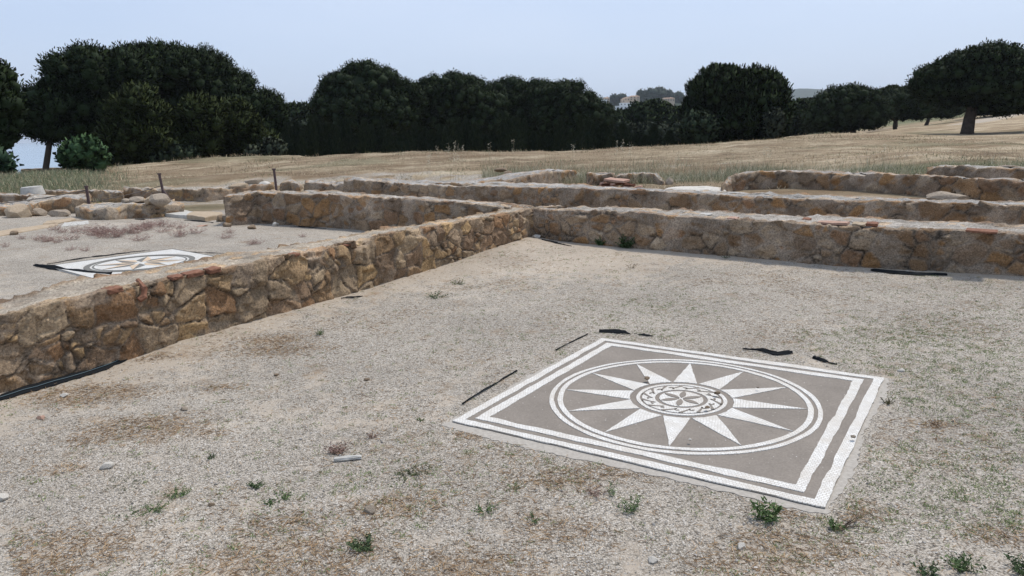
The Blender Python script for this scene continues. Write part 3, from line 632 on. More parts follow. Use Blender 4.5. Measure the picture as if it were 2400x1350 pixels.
pslab('paving_slab', [(436, 503), (480, 509), (523, 502), (520, 497), (455, 494)], .09, .09, 'slab_ochre', 'tan slab between the chipped whitish slab and the back wall', 5)
# brick pile
g_ = 'broken bricks heaped behind the second wall'
R = RS(5); proto = None
pc = at(1447, 436, .45); k = 0
wh = ['front row of', 'middle of', 'back of']
for lay in range(6):
    nb_ = [11, 10, 10, 9, 7, 4][lay]
    for i in range(nb_):
        f = (i + .5) / nb_ - .5
        cx_ = pc[0] + f * [1.2, 1.2, 1.15, 1.05, .8, .5][lay] * E1[0] * 1.2 + R.uniform(-.05, .05); cy_ = pc[1] + f * [1.2, 1.2, 1.15, 1.05, .8, .5][lay] * E1[1] * 1.2 + R.uniform(-.12, .12)
        o = block('brick', (R.uniform(.16, .3), R.uniform(.1, .16), .05), M['brick_pale' if R.rand() < .6 else 'brick'], rnd=.006, seed=60 + k, seg=2)
        o.location = (cx_, cy_, .17 + lay * .062 + .015 * R.rand()); o.rotation_euler = (R.uniform(-.3, .3), R.uniform(-.3, .3), R.uniform(0, 3)); k += 1
        tag(o, ['broken salmon brick low in the heap', 'broken salmon brick halfway up the heap', 'broken salmon brick near the top of the heap'][lay // 2], 'brick', g_)
o = block('floor_tile', (.46, .3, .045), M['brick_pale'], seed=99, rnd=.005); o.location = (pc[0] - .02, pc[1] - .05, .575); o.rotation_euler = (.05, .08, ang1 - .05); tag(o, 'largest flat clay tile lying on top of the brick heap', 'tile')
rock('stone', at(1405, 438, .42), (.2, .16, .12), 'rock_pale', 'whitish stone at the left end of the brick heap', 'stone', None, 33, 0, .2, 0, .32)

# ------------------------------------------------------------------ posts and cables
def post(base, h, lean, label, strut=None):
    t = empty('iron_post', base); r = .032
    V, F, T = tube([(0, 0, -.1), (lean[0] * .5, lean[1] * .5, h * .5), (lean[0], lean[1], h)], [r, r, r], 8); link('shaft', mesh('shaft', V, F, T), M['rust'], t)
    V, F, T = tube([(lean[0], lean[1], h - .015), (lean[0], lean[1], h + .018)], [.05, .05], 4); link('cap', mesh('cap', V, F, T), M['rust'], t)
    if strut is not None:
        V, F, T = tube([(lean[0] * .6, lean[1] * .6, h * .42), strut], .024, 6); link('strut', mesh('strut', V, F, T), M['rust'], t)
    return tag(t, label, 'post', 'rusty iron posts along the low walls')
P1 = at(209, 480, .26); post(P1, .40, (-.01, 0), 'rusty iron post at the right end of the crumbling left wall')
P2 = at(386, 466, .22); post(P2, .60, (-.06, 0), 'rusty iron post with a slanting strut, behind the large boulder', (.22, -.12, -.08))
P3 = at(648, 444, .34); post(P3, .50, (-.02, 0), 'rusty iron post standing behind the left end of the back wall')
def cable(a, b, sag, label):
    t = np.linspace(0, 1, 14)[:, None]; P = np.asarray(a) * (1 - t) + np.asarray(b) * t; P[:, 2] -= sag * 4 * (t * (1 - t))[:, 0]
    return tag(tube_obj('cable', P, .009, M['rope'], None, 5), label, 'cable')
cable(at(-60, 482, .45), P1 + np.array([0, 0, .33]), .04, 'thin dark cable strung from the left edge to the left iron post')
cable(P1 + np.array([0.03, 0, .06]), P2 + np.array([-.03, 0, .32]), .03, 'thin dark cable strung between the left and the middle iron post')
# ------------------------------------------------------------------ mosaics
def jig(P, amp, seed):
    R = RS(seed); return [np.array(p) + R.uniform(-amp, amp, 2) for p in P]
def sq(x0, y0, x1, y1, n=40, amp=.004, seed=0):
    P = []
    for (a, b) in (((x0, y0), (x1, y0)), ((x1, y0), (x1, y1)), ((x1, y1), (x0, y1)), ((x0, y1), (x0, y0))):
        for t in np.arange(n) / n: P.append((a[0] * (1 - t) + b[0] * t, a[1] * (1 - t) + b[1] * t))
    P = np.array(P); s = np.arange(len(P))
    R = RS(seed); off = np.convolve(R.normal(0, 1, len(P) + 8), np.ones(5) / 5, 'same')[:len(P)] * amp * 1.6
    c = np.array([(x0 + x1) / 2, (y0 + y1) / 2]); d = P - c
    q = np.where(np.abs(d) > np.abs(d).max(1)[:, None] - 1e-6, np.sign(d), 0); return P + q * off[:, None]
def circ(c, r, n=120, amp=.003, seed=0):
    R = RS(seed); off = np.convolve(R.normal(0, 1, n + 8), np.ones(5) / 5, 'same')[:n] * amp
    a = np.arange(n) / n * 2 * pi; return np.stack([c[0] + (r + off) * np.cos(a), c[1] + (r + off) * np.sin(a)], -1)
def strip(name, A, B, z0, z1, mat, parent):
    n = len(A); V = np.zeros((4 * n, 3)); V[:n, :2] = A; V[n:2 * n, :2] = B; V[2 * n:3 * n, :2] = A; V[3 * n:, :2] = B; V[:2 * n, 2] = z1; V[2 * n:, 2] = z0
    i = np.arange(n); j = (i + 1) % n
    F = np.concatenate([np.stack([i, j, n + j, n + i], -1), np.stack([2 * n + i, 2 * n + j, j, i], -1), np.stack([n + i, n + j, 3 * n + j, 3 * n + i], -1)])
    me = mesh(name, V, F); bm = bmesh.new(); bm.from_mesh(me); bmesh.ops.recalc_face_normals(bm, faces=bm.faces); bm.to_mesh(me); bm.free()
    return link(name, me, mat, parent)
def plate(name, P, z0, z1, mat, parent, fan=False):
    bm = bmesh.new(); t = [bm.verts.new((p[0], p[1], z1)) for p in P]; b = [bm.verts.new((p[0], p[1], z0)) for p in P]; f = bm.faces.new(t)
    n = len(P)
    for i in range(n): bm.faces.new((b[i], b[(i + 1) % n], t[(i + 1) % n], t[i]))
    if fan:
        bm.faces.remove(f); q = np.mean(np.array(P), 0); cv = bm.verts.new((q[0], q[1], z1))
        for i in range(n): bm.faces.new((t[i], t[(i + 1) % n], cv))
    else: bmesh.ops.triangulate(bm, faces=[f]); bmesh.ops.recalc_face_normals(bm, faces=bm.faces)
    me = bm_mesh(name, bm); return link(name, me, mat, parent)
def dens(P, n=14, amp=.003, seed=0, step=None):
    out = []; R = RS(seed)
    for i in range(len(P)):
        a = np.array(P[i]); b = np.array(P[(i + 1) % len(P)])
        if step: n = max(1, int(np.linalg.norm(b - a) / step))
        for t in np.arange(n) / n: out.append(a * (1 - t) + b * t + (R.uniform(-amp, amp, 2) if t > 0 else 0))
    return out
mo = empty('mosaic_floor', tuple(site(3.21, -6.22, .005)), ang1)
W_, H_ = 2.025, 1.965; cc = (1.02, .970)
ap = [(-.03, -.07), (.5, -.1), (1.2, -.06), (W_ - .05, -.06), (W_ + .015, -.04), (W_ + .05, .5), (W_ + .015, 1.0), (W_ + .06, 1.6), (W_ + .03, H_ + .02), (1.4, H_ + .05), (.8, H_ + .02), (-.02, H_ + .05), (-.02, 1.4), (-.05, .9), (-.01, .4)]
plate('mortar_apron', dens(ap, 16, .012, 3, .03), -.12, -.002, M['bed_edge'], mo, True)
plate('mortar_bed', dens([(.002, .002), (W_ - .002, .002), (W_ - .002, H_ - .002), (.002, H_ - .002)], 20, .003, 4), -.02, .004, M['bed'], mo, True)
oA = sq(0, 0, W_, H_, 60, .004, 5); oB = sq(.055, .053, W_ - .054, H_ - .056, 60, .004, 6)
strip('outer_border', oA, oB, .002, .008, M['white_tess'], mo)
strip('inner_border', sq(.094, .095, W_ - .106, H_ - .098, 60, .004, 7), sq(.155, .152, W_ - .160, H_ - .157, 60, .004, 8), .002, .008, M['white_tess'], mo)
strip('ring', circ(cc, .806, 140, .004, 9), circ(cc, .778, 140, .003, 10), .002, .008, M['white_tess'], mo)
strip('ring', circ(cc, .757, 140, .003, 11), circ(cc, .725, 140, .003, 12), .002, .008, M['white_tess'], mo)
for k in range(12):
    a = math.radians(15.3 + 30 * k); hb = math.radians(14.2)
    tip = (cc[0] + .722 * math.cos(a), cc[1] + .722 * math.sin(a))
    b1 = (cc[0] + .312 * math.cos(a - hb), cc[1] + .312 * math.sin(a - hb)); bm_ = (cc[0] + .312 * math.cos(a), cc[1] + .312 * math.sin(a)); b2 = (cc[0] + .312 * math.cos(a + hb), cc[1] + .312 * math.sin(a + hb))
    plate('star_ray', dens([tip, b2, bm_, b1], 10, .0025, 30 + k), .002, .008, mk_tess('white_tesserae_ray', (.60, .58, .54), (.73, .71, .66), (.42, .385, .335), 64., .8, -a + pi / 2), mo)
md = strip('medallion', circ(cc, .272, 90, .002, 60), circ(cc, .249, 90, .002, 61), .002, .008, M['white_tess'], mo)
strip('scroll_band', circ(cc, .236, 90, .0, 62), circ(cc, .158, 90, .0, 63), .002, .008, M['white_tess'], md)
for k in range(14):
    a0 = 2 * pi * k / 14 + .1; P = []
    for t in np.linspace(0, 1, 14):        # stem from the outer rim to the inner, ending in a curl
        if t < .5: u = t / .5; r = .240 - u * .066; a = a0 + .36 * u ** 1.4
        else: u = (t - .5) / .5; ph = -pi / 2 - u * 4.2; r = .192 + (.019 * (1 - .55 * u)) * math.sin(ph) ; a = a0 + .36 + (.019 * (1 - .55 * u)) * math.cos(ph) / .19
        P.append((r, a))
    xy = np.array([(cc[0] + r * math.cos(a), cc[1] + r * math.sin(a)) for r, a in P]); T = np.gradient(xy, axis=0); T /= np.linalg.norm(T, axis=1)[:, None]; Nn = np.stack([-T[:, 1], T[:, 0]], -1)
    wdt = np.interp(np.linspace(0, 1, 14), [0, .2, .5, .9, 1], [.012, .006, .0042, .004, .007])[:, None]
    A = xy + Nn * wdt; B = xy - Nn * wdt; n = len(A); V = np.zeros((2 * n, 3)); V[:n, :2] = A; V[n:, :2] = B; V[:, 2] = .0105
    i = np.arange(n - 1); V2 = V.copy(); V2[:, 2] = .004; F = np.stack([i, n + i, n + i + 1, i + 1], -1)
    SF = np.concatenate([np.stack([i, i + 1, 2 * n + i + 1, 2 * n + i], -1), np.stack([n + i + 1, n + i, 3 * n + i, 3 * n + i + 1], -1)])
    link('wave_scroll', mesh('wave_scroll', np.vstack([V, V2]), np.concatenate([F, SF])), M['bed'], md)
plate('rosette_disc', circ(cc, .132, 60, .001, 70), .002, .008, M['white_tess'], md, True)
for k in range(6):
    a = math.radians(102 + 60 * k); P = []
    for t in np.linspace(0, 1, 9): P.append((.012 + .118 * t, .019 * math.sin(pi * t) ** .9))
    for t in np.linspace(1, 0, 9)[1:-1]: P.append((.012 + .118 * t, -.019 * math.sin(pi * t) ** .9))
    plate('petal', [(cc[0] + r * math.cos(a) - w_ * math.sin(a), cc[1] + r * math.sin(a) + w_ * math.cos(a)) for r, w_ in P], .004, .0115, M['bed'], md)
tag(mo, 'square mosaic with a twelve-rayed white star in a circle on grey ground', 'mosaic')
# second mosaic, half under drifted sand
zl = ROOM_L + .012
q0 = at(108, 624, zl); q1 = at(357, 590, zl); dl = (q1 - q0)[:2]; S2 = 1.62; r2 = math.atan2(dl[1], dl[0])
m2 = empty('mosaic_floor', tuple(q0), r2 - pi / 2)
plate('paving_slab', [(0, 0), (S2, 0), (S2, S2), (0, S2)], -.05, .003, M['white_marble'], m2)
c2 = (S2 * .52, S2 * .5)
strip('ring', circ(c2, .64, 90, 0), circ(c2, .57, 90, 0), .001, .007, M['grey_marble'], m2)
strip('ring', circ(c2, .545, 90, 0), circ(c2, .525, 90, 0), .001, .007, M['grey_marble'], m2)
strip('border_line', sq(-.0, -.0, S2, S2, 4, 0), sq(.012, .012, S2 - .012, S2 - .012, 4, 0), .001, .0068, M['grey_marble'], m2)
for k in range(8):
    a = math.radians(12 + 45 * k); tip = (c2[0] + .51 * math.cos(a), c2[1] + .51 * math.sin(a)); ce = (c2[0] + .07 * math.cos(a), c2[1] + .07 * math.sin(a))
    for sgn, m in ((1, 'grey_marble'), (-1, 'tan_marble')):
        b = (c2[0] + .24 * math.cos(a + sgn * .38), c2[1] + .24 * math.sin(a + sgn * .38))
        plate('star_facet', [tip, b, ce] if sgn > 0 else [tip, ce, b], .001, .007, M[m], m2)
tag(m2, 'white mosaic with grey and tan faceted star, half buried in sand behind the near wall', 'mosaic')
# ------------------------------------------------------------------ black fabric strips
def fabric(pts, widths, label, z=None, curl=.02, seed=0, seam=False):
    P = np.array([at(x, y, 0 if z is None else z) for x, y in pts]); n = max(16, 8 * len(pts)); P, L = resamp(P, n); R = RS(seed)
    w_ = np.interp(np.linspace(0, 1, n), np.linspace(0, 1, len(widths)), widths) * (1 if seam else .55) * (.6 + .8 * vn(np.arange(n) * .7, np.arange(n) * 0., seed + 9)); curl = curl * (1 if seam else .75)
    T = np.gradient(P[:, :2], axis=0); T /= np.linalg.norm(T, axis=1)[:, None]; Nn = np.stack([-T[:, 1], T[:, 0]], -1)
    m = 5; V = []; h0 = height(P[:, 0], P[:, 1])
    s = np.linspace(0, L, n)
    for j in range(m):
        f = j / (m - 1) - .5; q = P[:, :2] + Nn * (w_ * f)[:, None] + Nn * (.01 * (vn(s * 9, s * 0 + j, seed) - .5))[:, None]
        zz = h0 + .008 + curl * (j / (m - 1)) ** 1.5 * (.35 + vn(s * 4, s * 0, seed + 3)) * sst(0, .02, w_) 
        V.append(np.stack([q[:, 0], q[:, 1], zz], -1))
    V = np.stack(V, 1); me = mesh('fabric', V.reshape(-1, 3), grid_faces(n, m), smooth=True)
    o = link('ground_fabric', me, M['fabric']); so = o.modifiers.new('s', 'SOLIDIFY'); so.thickness = .004
    if seam:
        q = V[:, 2] + np.array([0, 0, .006]); tube_obj('seam', q, .0022, M['seam'], o, 4)
    return tag(o, label, 'fabric strip', 'black fabric strips poking out of the gravel')
fabric([(-30, 948), (60, 920), (170, 889), (250, 864), (334, 836)], [.06, .085, .10, .085, .004], 'long black fabric strip along the foot of the near wall at the left edge', seed=1, curl=.02, seam=True)
fabric([(1303, 822), (1340, 803), (1378, 784)], [.006, .014, .008], 'thin straight black strip above the far left corner of the star mosaic', seed=2, curl=.012)
fabric([(1083, 949), (1150, 908), (1212, 870)], [.006, .018, .008], 'thin straight black strip left of the star mosaic', seed=3, curl=.015)
fabric([(1404, 779), (1440, 780), (1478, 786)], [.03, .07, .01], 'curled black fabric scrap behind the far corner of the star mosaic', seed=4, curl=.05)
fabric([(1485, 785), (1512, 787), (1530, 789)], [.01, .02, .006], 'small black fabric shred right of the curled scrap', seed=5, curl=.015)
fabric([(1740, 821), (1790, 826), (1822, 833), (1858, 830)], [.01, .03, .06, .02], 'bunched black fabric scrap behind the middle of the far mosaic edge', seed=6, curl=.045)
fabric([(1905, 840), (1935, 850), (1962, 856)], [.02, .03, .005], 'short twisted black fabric scrap near the far right mosaic corner', seed=7, curl=.02)
fabric([(78, 624), (130, 632), (200, 641), (262, 646)], [.02, .10, .11, .06], 'wide black fabric strip along the near left edge of the pale mosaic', z=ROOM_L, seed=8, curl=.05)
fabric([(110, 620), (200, 606), (280, 596), (352, 587)], [.01, .02, .02, .01], 'long thin black strip behind the pale mosaic', z=ROOM_L, seed=9, curl=.02)
fabric([(430, 591), (490, 594), (538, 597)], [.01, .02, .01], 'thin black strip at the far right corner of the pale mosaic', z=ROOM_L, seed=10, curl=.015)
fabric([(432, 514), (470, 517), (500, 520)], [.02, .07, .02], 'dark strip in front of the tan slab', z=.03, seed=11, curl=.02)
fabric([(680, 529), (730, 532), (765, 534)], [.01, .04, .01], 'black strip at the foot of the back wall in the left room', z=.02, seed=12, curl=.02)
fabric([(2040, 636), (2090, 641), (2150, 645), (2220, 648)], [.03, .09, .08, .02], 'black strip showing under the wall foot at the right', z=.02, seed=13, curl=.03)
fabric([(1270, 572), (1300, 577), (1340, 583)], [.02, .03, .01], 'black strip in the corner where the two walls meet', z=.03, seed=14, curl=.02)
fabric([(800, 705), (830, 701), (850, 697)], [.01, .05, .01], 'small black scrap at the foot of the near wall, halfway along', z=.03, seed=15, curl=.015)
fabric([(315, 535 - 24), (340, 512)], [.02, .05, .02], 'small dark scrap in front of the short ochre block wall', z=.06, seed=16, curl=.02)

# ------------------------------------------------------------------ small loose stones
for i, (x, y, s, m, l) in enumerate([
    (1258, 573, .12, 'rock_pale', 'white flat stone in the sandy corner where the walls meet'),
    (1516, 899, .045, 'rock_brown', 'brown pebble on the upper left ray of the star mosaic'),
    (1680, 934, .04, 'rock_brown', 'rusty brown pebble on the right of the mosaic medallion'),
    (1658, 968, .035, 'rock_brown', 'dark pebble on the lower right rim of the mosaic medallion'),
    (1617, 1044, .02, 'rock_pale', 'tiny white pebble between two lower rays of the mosaic'),
    (1998, 1038, .03, 'rock', 'small tan pebble on the right outer border of the mosaic'),
    (1776, 920, .02, 'rock', 'tiny grey pebble on the right upper ray of the mosaic'),
    (97, 982, .055, 'brick_pale', 'reddish stone fragment on the gravel near the left edge'),
    (250, 1097, .07, 'rock_pale', 'flat whitish stone on the gravel at lower left'),
    (432, 960, .05, 'rock', 'tan stone on the gravel left of centre'),
    (860, 891, .04, 'rock_brown', 'brown stone on the gravel below the middle of the near wall'),
    (648, 880, .04, 'rock_brown', 'dark stone between the near wall and the tan stone'),
    (150, 930, .06, 'rock_pale', 'upright pale stone in the straw near the black strip'),
    (1738, 1283, .05, 'rock_pale', 'pale stone below the near corner of the mosaic'),
    (1530, 1318, .045, 'rock_pale', 'white stone at the bottom edge right of centre'),
    (495, 1182, .035, 'rock_brown', 'small dark stone among the green tufts at lower left'),
    (2125, 645, .06, 'rock_pale', 'pale stone near the foot of the right wall'),
    (2112, 870, .05, 'rock_pale', 'cream stone behind the right corner of the mosaic'),
    (540, 762, .09, 'rock_pale', 'white stone at the foot of the near wall, left part'),
    (868, 1200, .07, 'rock', 'greyish stone in the straw below the wooden stick'),
    (1968, 1180 + 60, .04, 'rock_brown', 'brown stone beside the weed with dark twigs'),
    (5, 1170, .07, 'rock_pale', 'pale stone cut by the left edge')]):
    q = at(x, y); on = 3.2 < sa(q[0], q[1]) < 5.25 and -6.22 < sb(q[0], q[1]) < -4.2
    rock('pebble' if s < .06 else 'stone', q, (s * .95, s * .75, s * .5), m, l, 'stone', None, 100 + i, i * 1.3, .15 if on else .25, .1, .03 if on else None)
for i, (x, y, l) in enumerate([(590, 535, 'dark angular stone on the left room floor near the back wall'), (473, 530, 'flat brick shard on the left room floor'), (645, 524, 'pale stone at the foot of the back wall'), (533, 529, 'brownish stone at the foot of the free wall end'), (35, 557, 'dark stone in front of the ochre kerb stone')]):
    rock('stone', at(x, y, .05), (.16 if i != 1 else .22, .12, .10 if i != 1 else .03), ['rock_brown', 'brick_pale', 'rock_pale', 'rock_brown', 'rock_brown'][i], l, 'stone', None, 140 + i, i, .2)
o = block('wooden_stick', (.14, .028, .022), M['slab_pale'], rnd=.003, seed=5); q = at(815, 1078); o.location = (q[0], q[1], ground_z(q[0], q[1]) + .012); o.rotation_euler = (0, 0, .18); tag(o, 'short grey piece of wood lying on the gravel below the dry brown bush', 'stick')

# ------------------------------------------------------------------ blades / weeds
def blades(P, L, Wd, az, el, C, bend=.3, seed=0):
    "P (n,3), two-segment tapering blades; returns verts, tris, colours"
    n = len(P); d = np.stack([np.cos(az) * np.cos(el), np.sin(az) * np.cos(el), np.sin(el)], -1)
    side = np.stack([-np.sin(az), np.cos(az), 0 * az], -1)
    R = RS(seed); tw = R.uniform(0, pi, n); side = side * np.cos(tw)[:, None] + np.cross(d, side) * np.sin(tw)[:, None]
    m = P + d * (L * .55)[:, None]; tip = P + d * L[:, None]; tip[:, 2] -= bend * L * np.cos(el)
    V = np.stack([P - side * (Wd * .5)[:, None], P + side * (Wd * .5)[:, None], m + side * (Wd * .38)[:, None], m - side * (Wd * .38)[:, None], tip], 1)
    b = (np.arange(n) * 5)[:, None]; Q = b + np.array([[0, 1, 2, 3]]); T = b + np.array([[3, 2, 4]])
    return V.reshape(-1, 3), Q, T, np.repeat(C, 5, 0)
def blade_obj(name, B, parent=None):
    V, Q, T, C = B; return link(name, mesh(name, V, Q, T, col=C), M['plant'], parent)
def weed_mesh(seed, h, spread, n, c1, c2, wd=.006, up=.6):
    R = RS(seed); Ps = []; Ls = []; Az = []; El = []; C = []
    for k in range(n):
        az = R.uniform(0, 2 * pi); rr = spread * math.sqrt(R.rand()); top = h * R.uniform(.5, 1) * (1 - .5 * rr / spread); base = np.array([rr * .3 * math.cos(az), rr * .3 * math.sin(az), 0]); tp = np.array([rr * math.cos(az), rr * math.sin(az), top])
        for j in range(9):
            t = (j + R.rand()) / 9; Ps.append(base * (1 - t) + tp * t); Ls.append(h * .32 * (1.15 - t * .6) * R.uniform(.6, 1.2)); Az.append(R.uniform(0, 2 * pi)); El.append(R.uniform(.1, 1.1) * up * 1.6)
            f = R.rand(); C.append(np.array(c1) * (1 - f) + np.array(c2) * f)
    return blades(np.array(Ps), np.array(Ls), np.full(len(Ps), wd), np.array(Az), np.array(El), np.array(C), .2, seed)
GR1, GR2 = (.06, .10, .035), (.16, .22, .09); DG1, DG2 = (.045, .07, .03), (.11, .15, .07); BR1, BR2 = (.13, .075, .045), (.26, .17, .10); PK1, PK2 = (.20, .125, .10), (.38, .26, .22)
weeds = [
    (1795, 1218, .13, .06, 16, GR1, GR2, .008, 'tall leafy green weed at the nearest corner of the star mosaic'),
    (1478, 1200, .11, .07, 12, GR1, GR2, .004, 'feathery green weed below the front edge of the mosaic'),
    (1430, 1158, .10, .05, 6, GR1, GR2, .003, 'thin pale green stalks just below the front mosaic edge'),
    (750, 785, .07, .05, 8, GR1, GR2, .005, 'small green weed near the foot of the near wall'),
    (600, 1140, .05, .045, 12, DG1, DG2, .006, 'round green tuft left of centre on the gravel'),
    (655, 1165, .04, .08, 16, GR1, GR2, .005, 'spreading green tuft just right of the round green tuft'),
    (632, 1182, .035, .04, 9, GR1, GR2, .005, 'small green tuft below the spreading one'),
    (955, 1112, .045, .12, 26, DG1, (.12, .11, .06), .005, 'dark green mat with brown tips left below the mosaic'),
    (415, 1160, .06, .06, 16, GR1, GR2, .004, 'fine grassy green tuft at lower left'),
    (360, 1195, .05, .08, 18, GR1, GR2, .004, 'bright green clump below the fine grassy tuft'),
    (305, 1205, .03, .07, 14, GR1, GR2, .004, 'low green clump at the left end of the lower left weeds'),
    (300, 1130, .035, .12, 18, DG1, (.16, .15, .09), .004, 'elongated dull green mat at lower left'),
    (855, 1285, .07, .07, 22, DG1, DG2, .006, 'dark green bushy weed near the bottom edge'),
    (1020, 697, .07, .16, 22, DG1, DG2, .006, 'flat green weed mat near the foot of the near wall'),
    (1075, 668, .10, .09, 12, BR1, GR2, .005, 'half dry weed behind the flat green mat'),
    (790, 1060, .08, .07, 26, BR1, PK2, .004, 'dry pinkish brown bush above the piece of wood'),
    (870, 1025, .05, .04, 10, BR1, PK2, .003, 'tiny dry brown plant right of the pinkish brown bush'),
    (1466, 588, .22, .13, 26, DG1, (.06, .09, .04), .02, 'dark leafy plant growing out of the foot of the cross wall'),
    (1406, 583, .13, .09, 14, GR1, (.09, .13, .06), .018, 'smaller leafy plant at the wall foot left of the dark one'),
    (1256, 553, .16, .07, 9, DG1, GR1, .016, 'green plant squeezed in the corner of the two walls'),
    (1955, 1238, .07, .04, 9, GR1, GR2, .006, 'small weed with dark twigs right below the mosaic'),
    (2175, 1342, .06, .05, 10, DG1, DG2, .007, 'dark green seedling at the bottom edge on the right'),
    (2262, 1340, .09, .07, 16, DG1, GR2, .006, 'spiky green weed at the bottom edge near the right corner'),
    (2398, 1342, .09, .06, 14, DG1, DG2, .006, 'green weed cut by the right edge near the bottom corner'),
    (1135, 1195, .045, .07, 14, GR1, GR2, .005, 'green tuft below the left corner of the mosaic'),
    (1250, 1218, .04, .05, 10, DG1, GR2, .004, 'small dull green tuft right of the tuft below the mosaic corner'),
    (1205, 1145, .05, .05, 8, BR1, GR2, .003, 'wispy straw-coloured plant below the mosaic'),
    (1395, 1160, .06, .05, 14, BR1, PK2, .003, 'reddish dry plant at the front mosaic edge'),
    (2080, 945, .06, .04, 10, BR1, GR1, .004, 'dark brownish plant right of the mosaic'),
    (1480, 630, .10, .09, 8, DG1, BR2, .003, 'wispy plant on the gravel in front of the dark wall plant'),
    (2195, 1000, .04, .05, 12, BR1, BR2, .004, 'brown dry clump right of the mosaic'),
    (985, 985, .03, .035, 8, GR1, GR2, .005, 'tiny green seedling left of the left mosaic corner'),
    (495, 1072, .035, .035, 8, DG1, DG2, .005, 'lone green tuft on the grey gravel'),
    (1700, 612, .05, .06, 8, GR1, DG1, .006, 'tiny green plant at the foot of the cross wall')]
for i, (x, y, h, sp, n, c1, c2, wd, lab) in enumerate(weeds):
    q = at(x, y); o = blade_obj('weed', weed_mesh(200 + i, h * 1.05, sp * 1.2, int(n * 1.3), c1, c2, wd)); o.location = (q[0], q[1], ground_z(q[0], q[1]) - .004)
    tag(o, lab, 'weed', 'weeds growing in the gravel')
# dark twigs beside the small weed
q = at(1975, 1238); t = empty('twig', (q[0], q[1], ground_z(q[0], q[1])))
R = RS(4)
for k in range(6):
    a = R.uniform(-.9, .5); L = R.uniform(.10, .2); tube_obj('branch', [(0, 0, .005), (L * .5 * math.cos(a), L * .5 * math.sin(a), .03), (L * math.cos(a + .3), L * math.sin(a + .3), .012)], [.003, .002, .001], M['twig'], t, 4)
tag(t, 'thin dark branching twigs beside the weed below the mosaic', 'twig')
# dried reddish plants of the left room
pr = []
for k in range(4): 
    pr.append(blade_obj('dried_plant', weed_mesh(300 + k, .26, .24, 24, PK1, PK2, .005, .5)))
R = RS(8); spots = [(235 + R.normal(0, 55), 552 + R.normal(0, 7)) for _ in range(17)] + [(345 + R.normal(0, 25), 540 + R.normal(0, 7)) for _ in range(8)] + [(420 + R.normal(0, 25), 545 + R.normal(0, 7)) for _ in range(6)] + [(110, 570), (135, 572), (90, 566), (55, 563), (165, 590), (200, 592), (15, 582), (540, 548), (532, 562), (590, 577), (605, 575), (712, 556)]
for i, (x, y) in enumerate(spots):
    q = at(x, y, .08); o = pr[i] if i < 4 else pr[i % 4].copy()
    if i >= 4: COL.objects.link(o)
    o.location = (q[0], q[1], ground_z(q[0], q[1])); o.rotation_euler = (0, 0, R.uniform(0, 6)); s = R.uniform(.55, 1.0) * (.7 if i > 30 else 1); o.scale = (s * 1.15, s * 1.15, s)
    tag(o, 'dried reddish weed on the pale gravel of the left room beyond the half buried mosaic', 'dried weed', 'dried reddish weeds in the left room')
# scattered ground cover (uncountable)
def on_floor(n, seed, tight=False):
    R = RS(seed); x = R.uniform(-5, 6, n * 4); y = R.uniform(2.2, 11, n * 4)
    a = sa(x, y); b = sb(x, y); ok = (a > lface(b) + .05) & (b < -.42) & ~((a > 3.17) & (a < 5.30) & (b > -6.3) & (b < -4.2))
    if tight: ok = (a > lface(b) + .05) & (b < -.42) & ~((a > 3.20 + .012 * np.sin(b * 31)) & (a < 5.235 + .02 * np.sin(b * 23)) & (b > -6.26 + .02 * np.sin(a * 19)) & (b < -4.25))
    ok &= np.abs(x / y) < .75; return x[ok], y[ok], R
def lab_mask(x, y):
    m = np.zeros_like(x)
    for (px_, py_, rx, s) in straw: q = at(px_, py_); m = np.maximum(m, s * np.exp(-(((x - q[0]) / rx) ** 2 + ((y - q[1]) / (rx * .55)) ** 2)))
    return m
straw = [(205, 925, .28, 1), (365, 845, .12, .7), (335, 1003, .27, .9), (215, 1030, .12, .6), (520, 910, .12, .5), (490, 1015, .1, .5), (150, 1100, .1, .5), (665, 1230, .2, .5), (925, 1190, .17, .8), (660, 1330, .3, .8), (760, 1290, .25, .7), (160, 1290, .25, .7), (60, 1330, .2, .8), (1080, 1330, .25, .5), (1850, 1290, .22, .9), (1770, 1320, .2, .8), (1300, 1250, .18, .5), (1440, 1105, .15, .7), (1880, 1190, .16, .8), (1100, 1020, .08, .8), (1980, 1200, .14, .7), (2200, 995, .1, .7), (2340, 1255, .12, .7), (660, 820, .3, .4), (1320, 1120, .2, .5), (640, 800, .2, .6)]
x, y, R = on_floor(170000, 11); dn = .04 + 2.4 * lab_mask(x, y) + .16 * sst(.55, .72, fbm(x * 1.4, y * 1.4, 91, 3)); k = R.rand(len(x)) < dn; x, y = x[k], y[k]; n = len(x)
f = R.rand(n)[:, None]; C = np.array((.17, .10, .055)) * (1 - f) + np.array((.44, .31, .18)) * f
B = blades(np.stack([x, y, height(x, y) + .003], -1), R.uniform(.012, .05, n), R.uniform(.002, .004, n), R.uniform(0, 2 * pi, n), R.uniform(-.02, .35, n), C, .1, 5)
tag(blade_obj('straw_litter', B), 'scattered brown straw and dead stems on the gravel floor', 'straw', None, 'stuff')
